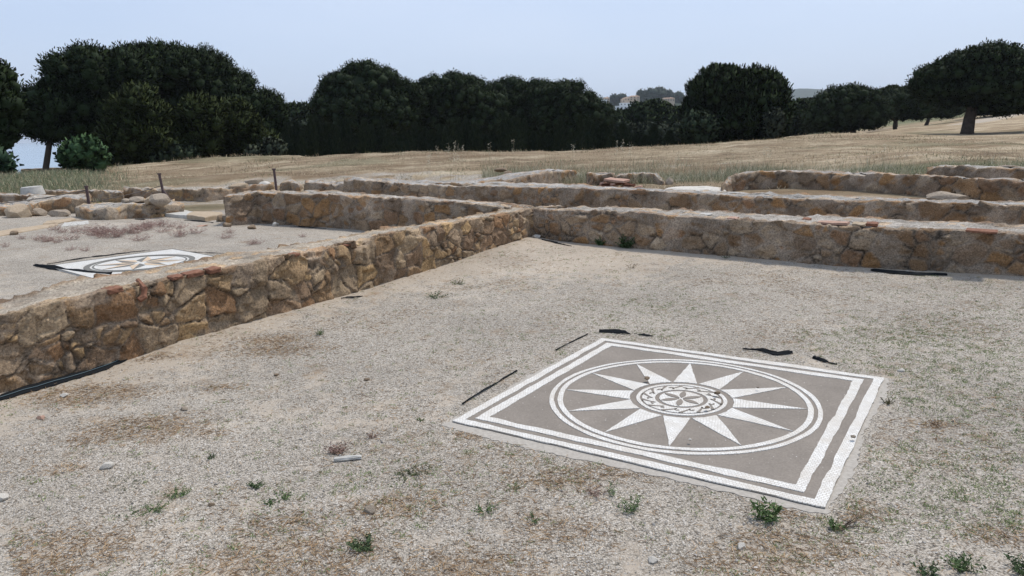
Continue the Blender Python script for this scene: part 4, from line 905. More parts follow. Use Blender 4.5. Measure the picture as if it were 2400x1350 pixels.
# green seedlings
x, y, R = on_floor(15000, 12); g_dn = sst(.42, .64, fbm(x * 1.1, y * 1.3, 95, 3)) * (.06 + .48 * sst(.2, 1.8, x) * sst(7.2, 5, y) + .30 * sst(3.6, 2.8, y) * sst(-2, 0, x)) + .015
for (px_, py_, rr) in [(1150, 1080, .35), (1380, 1100, .3), (2250, 800, .7), (2200, 950, .35), (2100, 760, .5), (1500, 720, .5), (2330, 1150, .3), (1000, 1170, .3), (800, 1120, .25)]: q = at(px_, py_); g_dn += .28 * np.exp(-((x - q[0]) ** 2 + ((y - q[1]) * 1.4) ** 2) / rr ** 2)
k = R.rand(len(x)) < g_dn; x, y = x[k], y[k]; m = 12; n = len(x) * m; sz = np.repeat(R.uniform(.25, 1.0, len(x)) ** 1.8 * (1 + 1.3 * (R.rand(len(x)) < .05)), m)
xs = np.repeat(x, m) + R.normal(0, .016, n) * (.5 + sz); ys = np.repeat(y, m) + R.normal(0, .016, n) * (.5 + sz)
f = R.rand(n)[:, None]; C = np.array((.11, .15, .055)) * (1 - f) + np.array((.31, .35, .16)) * f
B = blades(np.stack([xs, ys, height(xs, ys) + .002], -1), .006 + .014 * sz * R.uniform(.5, 1.2, n), R.uniform(.0022, .0045, n), R.uniform(0, 2 * pi, n), R.uniform(.1, 1.2, n), C, .2, 6)
tag(blade_obj('seedlings', B), 'tiny green seedlings and creeping weeds sprinkled over the gravel', 'ground cover', None, 'stuff')
# loose gravel chips
x, y, R = on_floor(60000, 13, True); k = R.rand(len(x)) < .55 * sst(9, 3, y) + .12; x, y = x[k], y[k]; n = len(x)
oc = np.array([(1, 0, 0), (0, 1, 0), (-1, 0, 0), (0, -1, 0), (0, 0, 1), (0, 0, -1)], float); of = np.array([(0, 1, 4), (1, 2, 4), (2, 3, 4), (3, 0, 4), (1, 0, 5), (2, 1, 5), (3, 2, 5), (0, 3, 5)])
sz = R.uniform(.0016, .0042, n) * (1 + 1.2 * (R.rand(n) < .02)); V = oc[None] * (sz[:, None, None] * R.uniform(.6, 1.3, (n, 6, 1)) * np.array([1.15, 1, .6]))
a = R.uniform(0, 2 * pi, n); cs, sn = np.cos(a)[:, None], np.sin(a)[:, None]; V = np.stack([V[..., 0] * cs - V[..., 1] * sn, V[..., 0] * sn + V[..., 1] * cs, V[..., 2]], -1) + np.stack([x, y, height(x, y) + sz * .3], -1)[:, None]
T = (np.arange(n) * 6)[:, None, None] + of[None]; g = R.choice([.14, .25, .36, .46, .62], n, p=[.18, .27, .32, .18, .05])[:, None]; C = g * np.array([1.04, .97, .88]); C = np.repeat(C, 6, 0)
tag(link('gravel', mesh('gravel', V.reshape(-1, 3), None, T.reshape(-1, 3), col=C), M['plant']), 'loose grey and white gravel chips on the floor of the main room', 'gravel', None, 'stuff')
# clods and chips on the sand drift over the near wall's back
R = RS(17); n = 1500; b_ = R.uniform(-8, -2.6, n); a_ = R.uniform(-2.6, -.3, n); k = R.rand(n) < sst(-2.8, -.8, a_); a_, b_ = a_[k], b_[k]; n = len(a_)
x = ORG[0] + E1[0] * a_ + E2[0] * b_; y = ORG[1] + E1[1] * a_ + E2[1] * b_; sz = R.uniform(.004, .016, n)
V = oc[None] * (sz[:, None, None] * R.uniform(.6, 1.3, (n, 6, 1)) * np.array([1.15, 1, .7])) + np.stack([x, y, height(x, y) + sz * .3], -1)[:, None]
T = (np.arange(n) * 6)[:, None, None] + of[None]; C = np.repeat(R.choice([.2, .3, .42, .6], n)[:, None] * np.array([1.1, .93, .74]), 6, 0)
tag(link('sand_clods', mesh('sand_clods', V.reshape(-1, 3), None, T.reshape(-1, 3), col=C), M['plant']), 'clods and pale chips on the sand drifted behind the near wall', 'clods', None, 'stuff')
# ------------------------------------------------------------------ field grass
STR1, STR2 = np.array((.30, .22, .135)), np.array((.70, .58, .39)); GG1, GG2 = np.array((.07, .09, .04)), np.array((.20, .22, .11))
R = RS(21); N_ = 90000
rr = 17 + 40 * R.rand(N_) ** 1.3; tt = np.radians(R.uniform(-38, 38, N_)); x = rr * np.sin(tt); y = rr * np.cos(tt); b = sb(x, y); k = (b > 5.2) | ((rr > 22)); 
pdd = np.abs(((x - pA[0]) * (pB[1] - pA[1]) - (y - pA[1]) * (pB[0] - pA[0])) / np.hypot(*(pB - pA)[:2])); k &= ~((pdd < .5) & (x < pB[0]) & (R.rand(len(x)) < .8)) 
x, y, rr, tt = x[k], y[k], rr[k], tt[k]; n = len(x); gm = (fbm(x * .25, y * .5, 61, 3) > .56) | (np.degrees(tt) < -28.5)
f = R.rand(n)[:, None]; C = np.where((gm & (R.rand(n) < .6))[:, None], GG1 * (1 - f) + GG2 * f, STR1 * (1 - f) + STR2 * f)
cl = sst(.35, .65, fbm(x * .9, y * .9, 98, 3)); L = (.03 + .07 * cl) * R.uniform(.6, 1.4, n) * np.where(np.degrees(tt) < -28.5, 2.0, 1)
B = blades(np.stack([x, y, height(x, y) - .005], -1), L, R.uniform(.006, .016, n), R.uniform(0, 2 * pi, n), R.uniform(.3, 1.4, n), C, .3, 7)
tag(blade_obj('mown_grass', B), 'dry mown straw-coloured grass covering the field', 'grass', None, 'stuff')
R = RS(29); N_ = 9000; tt = np.radians(R.uniform(-25, 30, N_)); rr = R.uniform(33, 50, N_) + 14 * sst(8, 22, np.degrees(tt)); x = rr * np.sin(tt); y = rr * np.cos(tt); k = fbm(x * .35, y * .35, 99, 3) > .5; x, y = x[k], y[k]; n = len(x)
f = R.rand(n)[:, None]; C = np.where((R.rand(n) < .3)[:, None], np.array((.12, .13, .07)) * (1 - f) + np.array((.26, .26, .15)) * f, np.array((.28, .20, .12)) * (1 - f) + np.array((.55, .44, .29)) * f)
tag(blade_obj('rough_grass', blades(np.stack([x, y, height(x, y) - .02], -1), R.uniform(.08, .28, n), R.uniform(.012, .03, n), R.uniform(0, 2 * pi, n), R.uniform(.4, 1.4, n), C, .3, 12)), 'rough dry tussocks along the brow of the field', 'grass', None, 'stuff')
# taller uncut grass behind the ruins
R = RS(22); N_ = 90000; qx = R.uniform(1130, 2420, N_); qy = R.uniform(378, 420, N_); zz = .38; P = np.array([CM @ np.array([a - 1200, 675 - b, -FOC]) for a, b in zip(qx, qy)]); t = (zz - EYE) / P[:, 2]; x = P[:, 0] * t; y = P[:, 1] * t
b = sb(x, y); a = sa(x, y); inside = (b > 5.6) & (b < 14) & ~((a > -4.9) & (a < -3.7) & (b < 8.9)) & ~((b < 7.7) & (a > .7)) 
dens_ = (.25 + .75 * sst(.4, .6, fbm(x * .6, y * .6, 97, 3))) * sst(14, 9, b) * np.where(a > 3.5, .3, 1); k = inside & (R.rand(N_) < dens_); x, y = x[k], y[k]; n = len(x)
f = R.rand(n)[:, None]; grn = (R.rand(n) < .45)[:, None]; C = np.where(grn, np.array((.11, .13, .07)) * (1 - f) + np.array((.30, .32, .19)) * f, np.array((.34, .27, .17)) * (1 - f) + np.array((.74, .66, .48)) * f)
B = blades(np.stack([x, y, height(x, y) - .01], -1), R.uniform(.12, .40, n) * (.6 + .7 * vn(x * 1.2, y * 1.2, 5)), R.uniform(.004, .009, n), R.uniform(0, 2 * pi, n), R.uniform(.9, 1.5, n), C, .25, 8)
tag(blade_obj('tall_grass', B), 'tall uncut green and straw grass just behind the ruined walls', 'grass', None, 'stuff')
# green verge at far left
R = RS(23); N_ = 16000; rr = R.uniform(26, 52, N_); tt = np.radians(-28.2 + 2.2 * R.rand(N_) ** 2 - 8.8 * R.rand(N_)); x = rr * np.sin(tt); y = rr * np.cos(tt); n = N_
f = R.rand(n)[:, None]; C = np.where((R.rand(n) < .7)[:, None], np.array((.13, .15, .08)) * (1 - f) + np.array((.33, .35, .22)) * f, STR1 * (1 - f) + STR2 * f)
B = blades(np.stack([x, y, height(x, y) - .01], -1), R.uniform(.1, .32, n), R.uniform(.008, .014, n), R.uniform(0, 2 * pi, n), R.uniform(.8, 1.5, n), C, .3, 9)
tag(blade_obj('verge_grass', B), 'rank greyish green grass on the verge at far left before the sea', 'grass', None, 'stuff')
# wild oat stalks
def oat(h, seed):
    R = RS(seed); t = empty('wild_oat'); lean = R.uniform(-.06, .06, 2) * h
    V, F, T = tube([(0, 0, 0), (lean[0] * .4, lean[1] * .4, h * .5), (lean[0] + .02, lean[1], h)], [.0035, .003, .0015], 4); C = np.tile(np.array((.40, .33, .21)), (len(V), 1)); link('stalk', mesh('stalk', V, F, T, col=C), M['plant'], t)
    n = 26; z = R.uniform(.62, 1.0, n) * h; P = np.stack([lean[0] * z / h + R.normal(0, .03, n), R.normal(0, .03, n) + lean[1] * z / h, z], -1)
    B = blades(P, R.uniform(.025, .05, n), R.uniform(.009, .015, n), R.uniform(0, 2 * pi, n), R.uniform(-.9, .6, n), np.tile(np.array((.66, .60, .46)), (n, 1)), .4, seed); blade_obj('seed_head', B, t); return t
oat_spots = [(1003, 418, 362, 'leftmost wild oat stalk rising against the dark hedge'), (1008, 420, 352, 'wild oat stalk second from the left before the hedge'), (1033, 416, 341, 'wild oat stalk left of the densest oat cluster'),
    (1057, 420, 334, 'wild oat on the left side of the middle cluster'), (1067, 424, 330, 'tallest wild oat of the middle cluster'), (1074, 420, 336, 'wild oat in the middle cluster just right of the tallest'), (1082, 423, 338, 'rightmost wild oat of the middle cluster'), (1062, 418, 345, 'shortest wild oat inside the middle cluster'),
    (1150, 410, 333, 'lone wild oat stalk right of the middle cluster'), (1207, 402, 325, 'tall lone wild oat with a bent head above the branching wall'), (1340, 405, 338, 'thin lone wild oat right of the branching wall'), (1442, 405, 328, 'leftmost of the oats above the brick pile'), (1455, 408, 325, 'tallest of the oats above the brick pile'), (1476, 404, 332, 'rightmost of the oats above the brick pile'),
    (1590, 405, 355, 'wild oat stalk left of the third wall in the tall grass'), (1720, 400, 345, 'wild oat stalk in the tall grass above the left end of the third wall'), (1790, 398, 342, 'tall wild oat before the field right of the dark pines'), (1805, 398, 352, 'wild oat right of the tall one on the right side'), (2070, 395, 338, 'far right wild oat stalk standing before the field')]
for i, (x, yb, yt, lab) in enumerate(oat_spots):
    q = at(x, yb, .38); D = math.hypot(q[0], q[1]); tp = far(x, yt, D); z0 = ground_z(q[0], q[1]); o = oat(tp[2] - z0, 400 + i); o.location = (q[0], q[1], z0); tag(o, lab, 'wild oat', 'wild oat stalks in front of the field')

# ------------------------------------------------------------------ trees
ico = {}
def icos(sub):
    if sub not in ico:
        bm = bmesh.new(); bmesh.ops.create_icosphere(bm, subdivisions=sub, radius=1); bm.verts.ensure_lookup_table()
        ico[sub] = (np.array([v.co[:] for v in bm.verts]), np.array([[v.index for v in f.verts] for f in bm.faces])); bm.free()
    return ico[sub]
def crown_mesh(name, blobs, seed, lobe=.55, tuft=.28, tw=.10, cols=((.010, .018, .006), (.026, .044, .012)), per=46, upb=.5, fill=1.0, lobev=.35, core=.80, spike=0.):
    """blobs: (centre xyz, radii xyz). Lobes sit on the blob surfaces and every lobe is covered with needle tufts."""
    R = RS(seed); cen = []; rad = []
    for (c, r) in blobs:
        c = np.array(c); r = np.array(r); area = 4 * pi * ((r[0] * r[1]) ** 1.6 / 3 + (r[0] * r[2]) ** 1.6 / 3 + (r[1] * r[2]) ** 1.6 / 3) ** (1 / 1.6)
        n = int(fill * area / (lobe ** 2 * 1.25)); d = R.normal(size=(n, 3)); d /= np.linalg.norm(d, axis=1)[:, None]
        d = d[(d[:, 1] < .55) ]    # a little sparser on the far side
        p = c + d * np.maximum(r - lobe * .6, .1) * R.uniform(.78, 1.0, (len(d), 1)); cen.append(p); rad.append(lobe * R.uniform(1 - lobev, 1 + lobev, len(d)))
    cen = np.concatenate(cen); rad = np.concatenate(rad)
    # drop lobes buried inside other blobs
    keep = np.ones(len(cen), bool)
    for (c, r) in blobs:
        q = (cen - np.array(c)) / np.maximum(np.array(r) - lobe * 1.2, .05); keep &= (q ** 2).sum(1) > .62
    cen, rad = cen[keep], rad[keep]
    iv, fi = icos(1); nl = len(cen)
    jit = R.uniform(.75, 1.1, (nl, len(iv), 1)); V1 = cen[:, None] + iv[None] * rad[:, None, None] * core * jit; F1 = (np.arange(nl) * len(iv))[:, None, None] + fi[None]
    c1, c2 = np.array(cols[0]), np.array(cols[1]); lf = R.rand(nl)
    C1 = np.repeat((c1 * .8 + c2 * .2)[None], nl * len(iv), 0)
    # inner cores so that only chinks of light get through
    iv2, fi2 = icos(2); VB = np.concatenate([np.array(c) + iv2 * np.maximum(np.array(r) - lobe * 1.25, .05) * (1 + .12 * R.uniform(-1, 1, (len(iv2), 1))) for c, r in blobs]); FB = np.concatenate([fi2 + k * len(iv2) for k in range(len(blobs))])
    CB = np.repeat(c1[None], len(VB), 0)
    nt = nl * per; li = np.repeat(np.arange(nl), per); d = R.normal(size=(nt, 3)); d[:, 2] += .35; d /= np.linalg.norm(d, axis=1)[:, None]
    base = cen[li] + d * (rad[li] * R.uniform(.5, 1.0, nt))[:, None]; dr = d + np.array([0, 0, upb]) + R.normal(0, .35, (nt, 3)); dr /= np.linalg.norm(dr, axis=1)[:, None]
    sd = np.cross(dr, R.normal(size=(nt, 3))); sd /= np.linalg.norm(sd, axis=1)[:, None] + 1e-9
    Lt = tuft * R.uniform(.6, 1.3, nt); wt = tw * R.uniform(.7, 1.3, nt)
    V2 = np.stack([base - sd * wt[:, None], base + sd * wt[:, None], base + dr * Lt[:, None] + sd * (wt * .45)[:, None], base + dr * Lt[:, None] - sd * (wt * .45)[:, None]], 1)
    f = np.clip(.55 * lf[li] + .45 * R.rand(nt) - .1, 0, 1)[:, None]; C2 = np.repeat(c1 * (1 - f) + c2 * f, 4, 0)
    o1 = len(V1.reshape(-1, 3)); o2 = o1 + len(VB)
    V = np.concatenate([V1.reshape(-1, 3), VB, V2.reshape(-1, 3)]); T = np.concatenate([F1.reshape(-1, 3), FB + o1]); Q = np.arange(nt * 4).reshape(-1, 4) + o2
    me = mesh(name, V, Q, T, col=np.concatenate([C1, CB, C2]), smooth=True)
    gc = np.mean([np.array(c) for c, r in blobs], 0); n1_ = np.repeat(cen, len(iv), 0); N1 = (V1.reshape(-1, 3) - n1_); NB = VB - gc; N2 = np.repeat(d + .35 * R.normal(size=d.shape), 4, 0)
    NN = np.concatenate([N1, NB, N2]); NN /= np.linalg.norm(NN, axis=1)[:, None] + 1e-9
    if len(me.vertices) == len(NN): me.normals_split_custom_set_from_vertices(NN.tolist())
    return me
def blob_px(b, D, flat=.9):
    cx, cy, rx, ry = b[:4]; dd = b[4] if len(b) > 4 else 0; p = far(cx, cy, D + dd); s = (D + dd) / FOC; return (p, (rx * s, rx * s * flat, ry * s))
def tree(name, D, blobs, trunk, label, cat='tree', group='pines along the far side of the field', seed=1, base_z=None, tr=.28, limbs=5, **kw):
    B = [blob_px(b, D) for b in blobs]; tx, ty = trunk; tp = far(tx, ty, D); z0 = ground_z(tp[0], tp[1]) if base_z is None else base_z
    root = np.array([tp[0], tp[1], z0]); t = empty(name, tuple(root)); B = [(c - root, r) for c, r in B]
    link('crown', crown_mesh('crown', B, seed, **kw), M['leaf'], t)
    big = max(B, key=lambda q: q[1][0] * q[1][2]); c, r = big; R = RS(seed)
    zc = c[2]; fork = np.array([c[0] * .35, c[1] * .3, max(.35 * zc, zc - r[2] * 1.0)])
    VV = []; QQ = []; TT = []; off = 0
    def add(pts, rad, n=8):
        nonlocal off
        V, F, T = tube(pts, rad, n); VV.append(V); QQ.append(F + off); TT.append(T + off); off += len(V)
    add([(0, 0, -.4), (0, 0, .15), fork * .5 + R.normal(0, .05, 3), fork], [tr * 1.5, tr * 1.15, tr, tr * .85])
    for k in range(limbs):
        a = 2 * pi * k / limbs + R.uniform(-.4, .4); e = c + np.array([math.cos(a) * r[0] * .62, math.sin(a) * r[1] * .6, r[2] * R.uniform(-.1, .4)]); m = fork * .5 + e * .5 + np.array([0, 0, -.12 * r[2]])
        add([fork - np.array([0, 0, .1]), m, e], [tr * .6, tr * .38, tr * .15], 6)
    link('trunk', mesh('trunk', np.concatenate(VV), np.concatenate(QQ), np.concatenate(TT), smooth=True), M['bark'], t)
    return tag(t, label, cat, group)
UM = dict(lobe=.60, tuft=.14, tw=.04, per=110, upb=.4, fill=.9, core=.68, lobev=.4)
AL = dict(lobe=.62, tuft=.17, tw=.035, per=120, upb=.35, fill=.95, core=.62, lobev=.45)
# left group (Aleppo pines)
tree('pine_tree', 40, [(-60, 220, 80, 95), (-30, 310, 60, 40), (14, 262, 36, 50)], (22, 360), 'dark pine cut by the left edge with a short trunk', seed=11, lobe=.40, tuft=.15, tw=.04, per=60, tr=.16)
tree('pine_tree', 56, [(208, 180, 92, 60), (285, 172, 68, 54), (150, 255, 88, 58), (240, 260, 90, 60), (95, 285, 52, 38), (175, 305, 85, 28)], (100, 395), 'broad dark pine at far left whose bare leaning trunk shows against the sea', seed=12, tr=.17, limbs=6, **AL)
tree('pine_tree', 62, [(400, 178, 110, 68), (320, 182, 72, 66), (350, 160, 60, 48), (470, 175, 72, 58), (500, 215, 92, 65), (450, 280, 120, 70), (330, 270, 70, 60)], (430, 380), 'tallest wide dark pine of the left group', seed=13, **AL)
tree('pine_tree', 60, [(560, 258, 66, 62), (630, 264, 46, 56), (600, 320, 70, 50)], (620, 375), 'lower dark pine at the right end of the left group', seed=14, **AL)
YG = ((.016, .025, .008), (.058, .075, .02))
tree('young_pine', 48, [(322, 275, 62, 62), (340, 335, 85, 55), (290, 335, 60, 50), (318, 240, 34, 34)], (330, 385), 'rounded olive green young pine in front of the tall left pines', group='young pines in front of the left pine group', seed=15, cols=YG, tr=.12, **{**AL, 'lobe': .45})
tree('young_pine', 48, [(475, 290, 60, 58), (450, 345, 60, 45), (470, 258, 30, 28)], (470, 385), 'olive young pine with a yellowish tip in the middle of the left group', group='young pines in front of the left pine group', seed=16, cols=YG, tr=.12, **{**AL, 'lobe': .45})
tree('young_pine', 49, [(550, 300, 62, 55), (590, 345, 62, 40), (545, 262, 36, 28)], (560, 380), 'olive young pine nearest to the cypress row', group='young pines in front of the left pine group', seed=17, cols=YG, tr=.12, **{**AL, 'lobe': .45})
def bush(D, blobs, base, label, seed, cols, group=None, name='shrub', **kw):
    kk = dict(lobe=.35, tuft=.16, tw=.07, per=44, upb=.2); kk.update(kw)
    return tree(name, D, blobs, base, label, 'shrub', group, seed, cols=cols, tr=.06, limbs=4, **kk)
bush(41, [(196, 360, 44, 30), (172, 376, 26, 20), (222, 378, 30, 22)], (196, 405), 'fresh green leafy shrub on the verge right of the gap to the sea', 21, ((.035, .075, .03), (.10, .17, .07)))
bush(38, [(2, 390, 28, 26), (-28, 380, 40, 35)], (10, 420), 'dark round shrub at the left edge below the cut pine', 22, ((.02, .045, .025), (.05, .085, .04)))
bush(46, [(640, 352, 26, 24), (612, 362, 34, 18)], (630, 385), 'greyish green shrub at the right foot of the young pines', 23, ((.03, .04, .026), (.085, .10, .065)))
bush(47, [(415, 360, 50, 22), (385, 368, 40, 16)], (410, 390), 'low dull shrub between the young pines', 24, ((.03, .045, .025), (.08, .10, .055)))
bush(50, [(520, 366, 34, 16), (560, 362, 26, 14)], (525, 382), 'low dark shrub under the middle of the young pines', 26, ((.02, .035, .018), (.05, .07, .035)))
bush(49, [(290, 372, 36, 18), (262, 378, 24, 14)], (280, 396), 'low dark shrub right of the fresh green one', 25, ((.02, .04, .02), (.055, .08, .04)))
# gap between left and centre
tree('pine_tree', 105, [(700, 290, 50, 42), (745, 300, 45, 60), (660, 300, 40, 40)], (710, 380), 'distant pine in the gap between the left and the central group', seed=31, base_z=-1.5, **{**UM, 'lobe': .8, 'tuft': .3, 'tw': .12})
# central stone pines
tree('stone_pine', 72, [(858, 215, 92, 66), (845, 262, 118, 68), (900, 275, 92, 62), (775, 262, 44, 46), (950, 238, 52, 50), (790, 225, 50, 52)], (830, 370), 'tallest domed stone pine of the central group', seed=32, **UM)
tree('stone_pine', 76, [(1062, 232, 92, 60), (1030, 275, 85, 62), (1120, 270, 78, 66), (1002, 232, 46, 48), (1118, 228, 44, 44)], (1050, 370), 'second domed stone pine from the left in the central group', seed=33, **UM)
tree('stone_pine', 80, [(1200, 238, 74, 56), (1200, 285, 82, 62), (1260, 244, 60, 55)], (1200, 365), 'stone pine in the middle right of the central group', seed=34, **UM)
tree('stone_pine', 78, [(1325, 250, 78, 62), (1370, 285, 70, 60), (1300, 290, 80, 60), (1405, 290, 36, 50), (1280, 246, 52, 50)], (1320, 365), 'rightmost stone pine of the central group, sloping down to the right', seed=35, **UM)
LG = ((.014, .026, .009), (.038, .060, .020))
tree('stone_pine', 100, [(1530, 290, 78, 50), (1480, 305, 45, 42), (1590, 300, 45, 50)], (1530, 370), 'lower stone pine below the hillside village', seed=36, base_z=-1.2, cols=LG, **{**UM, 'lobe': .7, 'tuft': .26, 'tw': .11})
tree('stone_pine', 120, [(1450, 300, 42, 40), (1425, 320, 40, 40)], (1440, 370), 'small hazy pine under the white village houses', seed=37, base_z=-2, cols=LG, **{**UM, 'lobe': .8, 'tuft': .3, 'tw': .12})
tree('stone_pine', 58, [(1690, 225, 80, 66), (1770, 235, 74, 70), (1660, 270, 64, 70), (1800, 275, 52, 60), (1730, 285, 90, 52)], (1720, 345), 'big dense round pine right of the village, darkest against the sky', seed=38, spike=1, **{**UM, 'lobe': .42, 'tuft': .26, 'tw': .05, 'per': 56, 'upb': 1.1})
bush(55, [(1640, 300, 42, 36), (1628, 318, 34, 22)], (1640, 345), 'dark bush at the left foot of the big round pine', 39, ((.02, .035, .02), (.06, .08, .04)))
bush(56, [(1812, 290, 24, 32)], (1812, 325), 'greyish bush at the right foot of the big round pine', 40, ((.028, .036, .024), (.075, .088, .058)))
tree('pine_tree', 95, [(1862, 282, 34, 46), (1850, 300, 40, 36)], (1860, 320), 'dull pine just right of the big round pine', seed=41, **{**UM, 'lobe': .7, 'tuft': .26, 'tw': .1})
tree('pine_tree', 150, [(1900, 266, 40, 30), (1940, 264, 40, 30), (1880, 282, 40, 36)], (1905, 310), 'far pale green pine below the distant ridge', seed=42, base_z=-2, cols=LG, **{**UM, 'lobe': 1., 'tuft': .4, 'tw': .16})
tree('stone_pine', 84, [(1985, 250, 78, 46), (1960, 275, 72, 34), (2040, 268, 48, 36), (1915, 285, 30, 26)], (2000, 312), 'wide low stone pine between the round pine and the trunk trees', seed=43, **UM)
tree('stone_pine', 98, [(2100, 243, 62, 34), (2080, 260, 50, 20), (2140, 254, 44, 26)], (2098, 303), 'stone pine with a short bare trunk on the field edge', seed=44, tr=.22, **{**UM, 'lobe': .6})
tree('stone_pine', 115, [(2190, 244, 52, 30), (2220, 252, 44, 22)], (2171, 297), 'pine behind with a thin short trunk left of the big right tree', seed=45, tr=.22, **{**UM, 'lobe': .7})
tree('stone_pine', 130, [(2095, 222, 36, 18), (2140, 228, 30, 14)], (2100, 285), 'flat dome of a farther pine above the short trunk tree', seed=46, **{**UM, 'lobe': .8, 'tuft': .3, 'tw': .12})
tree('stone_pine', 70, [(2310, 170, 92, 56), (2240, 195, 84, 52), (2360, 200, 88, 58), (2205, 208, 55, 28), (2300, 210, 95, 26), (2420, 210, 60, 45)], (2266, 318), 'large umbrella pine with forked trunk standing in the field at right', 'tree', seed=47, tr=.42, limbs=7, **{**UM, 'lobe': .5})
tree('pine_tree', 125, [(2340, 244, 70, 20), (2400, 236, 60, 20)], (2350, 280), 'dark background pine under the large umbrella crown', seed=48, **{**UM, 'lobe': .8, 'tuft': .3, 'tw': .12})
# dark understorey behind the cypresses
for i, (x, D) in enumerate([(690, 84), (775, 82), (860, 84), (945, 86), (1030, 86), (1115, 88), (1200, 90), (1285, 88), (1370, 88), (1450, 92), (1530, 92), (1600, 84)]):
    bush(D, [(x, 325, 52, 38), (x + 34, 335, 40, 30)], (x, 372), ['dark thicket under the gap left of the tallest central pine', 'dark thicket left below the tallest central pine', 'dark thicket right below the tallest central pine', 'dark thicket between the first and second central pine', 'dark thicket below the second central pine', 'dark thicket right below the second central pine', 'dark thicket below the middle right central pine', 'dark thicket between the two right central pines', 'dark thicket below the rightmost central pine', 'dark thicket below the white village houses', 'dark thicket below the low stone pine', 'dark thicket left of the big round pine'][i], 60 + i, ((.011, .018, .009), (.028, .038, .018)), 'thickets behind the cypress row', lobe=.7, tuft=.28, tw=.11, per=30)
# cypress row
def cyp_mesh(h, r, seed):
    R = RS(seed); n = 2600; z = R.rand(n) ** .8 * h; pr_ = r * np.sin(np.clip(z / h, 0, 1) ** .7 * pi * .93 + .12) ** .75 * (1 - .25 * z / h); a = R.uniform(0, 2 * pi, n)
    lob = 1 + .18 * np.sin(a * 3 + z * 2.1 + seed) ; rr = pr_ * R.uniform(.55, 1.0, n) * lob; P = np.stack([rr * np.cos(a), rr * np.sin(a), z + .1], -1)
    d = np.stack([np.cos(a) * .35, np.sin(a) * .35, np.ones(n)], -1) + R.normal(0, .15, (n, 3)); d /= np.linalg.norm(d, axis=1)[:, None]; s = np.cross(d, R.normal(size=(n, 3))); s /= np.linalg.norm(s, axis=1)[:, None]
    L = R.uniform(.14, .34, n); w_ = R.uniform(.03, .06, n); V = np.stack([P - s * w_[:, None], P + s * w_[:, None], P + d * L[:, None]], 1).reshape(-1, 3)
    f = R.rand(n)[:, None]; C = np.repeat(np.array((.010, .017, .008)) * (1 - f) + np.array((.028, .040, .017)) * f, 3, 0)
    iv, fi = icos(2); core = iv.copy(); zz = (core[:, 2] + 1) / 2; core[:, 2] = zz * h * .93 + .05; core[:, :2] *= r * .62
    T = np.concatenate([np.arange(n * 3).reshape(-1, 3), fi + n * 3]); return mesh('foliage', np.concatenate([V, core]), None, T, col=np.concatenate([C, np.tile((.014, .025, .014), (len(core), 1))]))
protos = []; cy_h = {}
for k in range(5):
    t = empty('cypress'); h = 1.0
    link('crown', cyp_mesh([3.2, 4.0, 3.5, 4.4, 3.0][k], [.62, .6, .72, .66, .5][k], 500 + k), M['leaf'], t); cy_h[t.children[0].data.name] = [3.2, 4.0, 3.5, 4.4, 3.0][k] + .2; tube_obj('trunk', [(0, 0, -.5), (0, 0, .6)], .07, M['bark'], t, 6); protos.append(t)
R = RS(77); x = 655; i = 0
while x < 1640:
    D = R.uniform(56, 62); q = far(x, 350, D); z0 = ground_z(q[0], q[1]); o = protos[i] if i < 5 else copy_tree(protos[int(R.randint(5))])
    hpx = R.uniform(62, 100) * (1.0 if x < 1400 else .9); hh = (hpx) * D / FOC; o.location = (q[0], q[1], z0 - .1); top = far(x, R.uniform(268, 318) + 12 * (x > 1400), D)[2]; hp = dict(zip(cy_h.keys(), cy_h.values()))[o.children[0].data.name] if False else 3.6; s = R.uniform(.8, 1.2); o.scale = (s, s, (top - z0) / cy_h[[c for c in o.children if c.name.startswith('crown')][0].data.name]); o.rotation_euler = (0, 0, R.uniform(0, 6))
    tag(o, 'small dark cypress in the dense row before the central pines', 'cypress', 'cypress row along the far edge of the field'); x += R.uniform(13, 25); i += 1

# low wall by the sea
q = far(125, 402, 60); o = block('sea_wall', (3.6, .4, .55), M['rock_brown'], rnd=.05, seed=9, seg=9); o.location = (q[0], q[1], q[2] - .05); o.rotation_euler = (0, 0, .5); tag(o, 'low dark wall before the sea under the leaning pine trunk', 'wall')

# ------------------------------------------------------------------ far hills and village
def ridge(name, pts, D, depth, base, mat, seed, rough=1.0):
    "pts: skyline (px, py); a long rounded hill at distance D"
    P = np.array([far(x, y, D) for x, y in pts]); n = 220; Pn, L = resamp(P, n); m = 24; V = []
    cdir = Pn[:, :2] / np.linalg.norm(Pn[:, :2], axis=1)[:, None]; s = np.linspace(0, L, n)
    ends = sst(0, .08, s / L) * sst(1, .92, s / L)
    for j in range(m):
        t = j / (m - 1) * 2 - 1; prof = (1 - abs(t) ** 1.7); q = Pn[:, :2] + cdir * (t * depth); z = base + (Pn[:, 2] - base) * prof * ends + rough * (fbm(s * .02 * 900 / D, s * 0 + t * 4, seed, 4) - .5) * 2 * prof
        V.append(np.stack([q[:, 0], q[:, 1], z], -1))
    return struct(link(name, mesh(name, np.stack(V, 1).reshape(-1, 3), grid_faces(n, m), smooth=True), mat))
ridge('hill', [(1250, 262), (1380, 240), (1440, 236), (1500, 234), (1540, 228), (1600, 232), (1700, 245), (1850, 262)], 950, 170, -20, M['hill'], 3, 1.5)
ridge('distant_ridge', [(1150, 260), (1300, 240), (1400, 227), (1480, 225), (1600, 232), (1700, 226), (1800, 216), (1870, 209), (1925, 210), (1990, 219), (2100, 235), (2300, 240), (2500, 235)], 3600, 900, -40, M['hill'], 5, 6)
VC = dict(lobe=3.2, tuft=1.2, tw=.5, per=20, upb=.3, cols=((.03, .045, .03), (.07, .09, .055)))
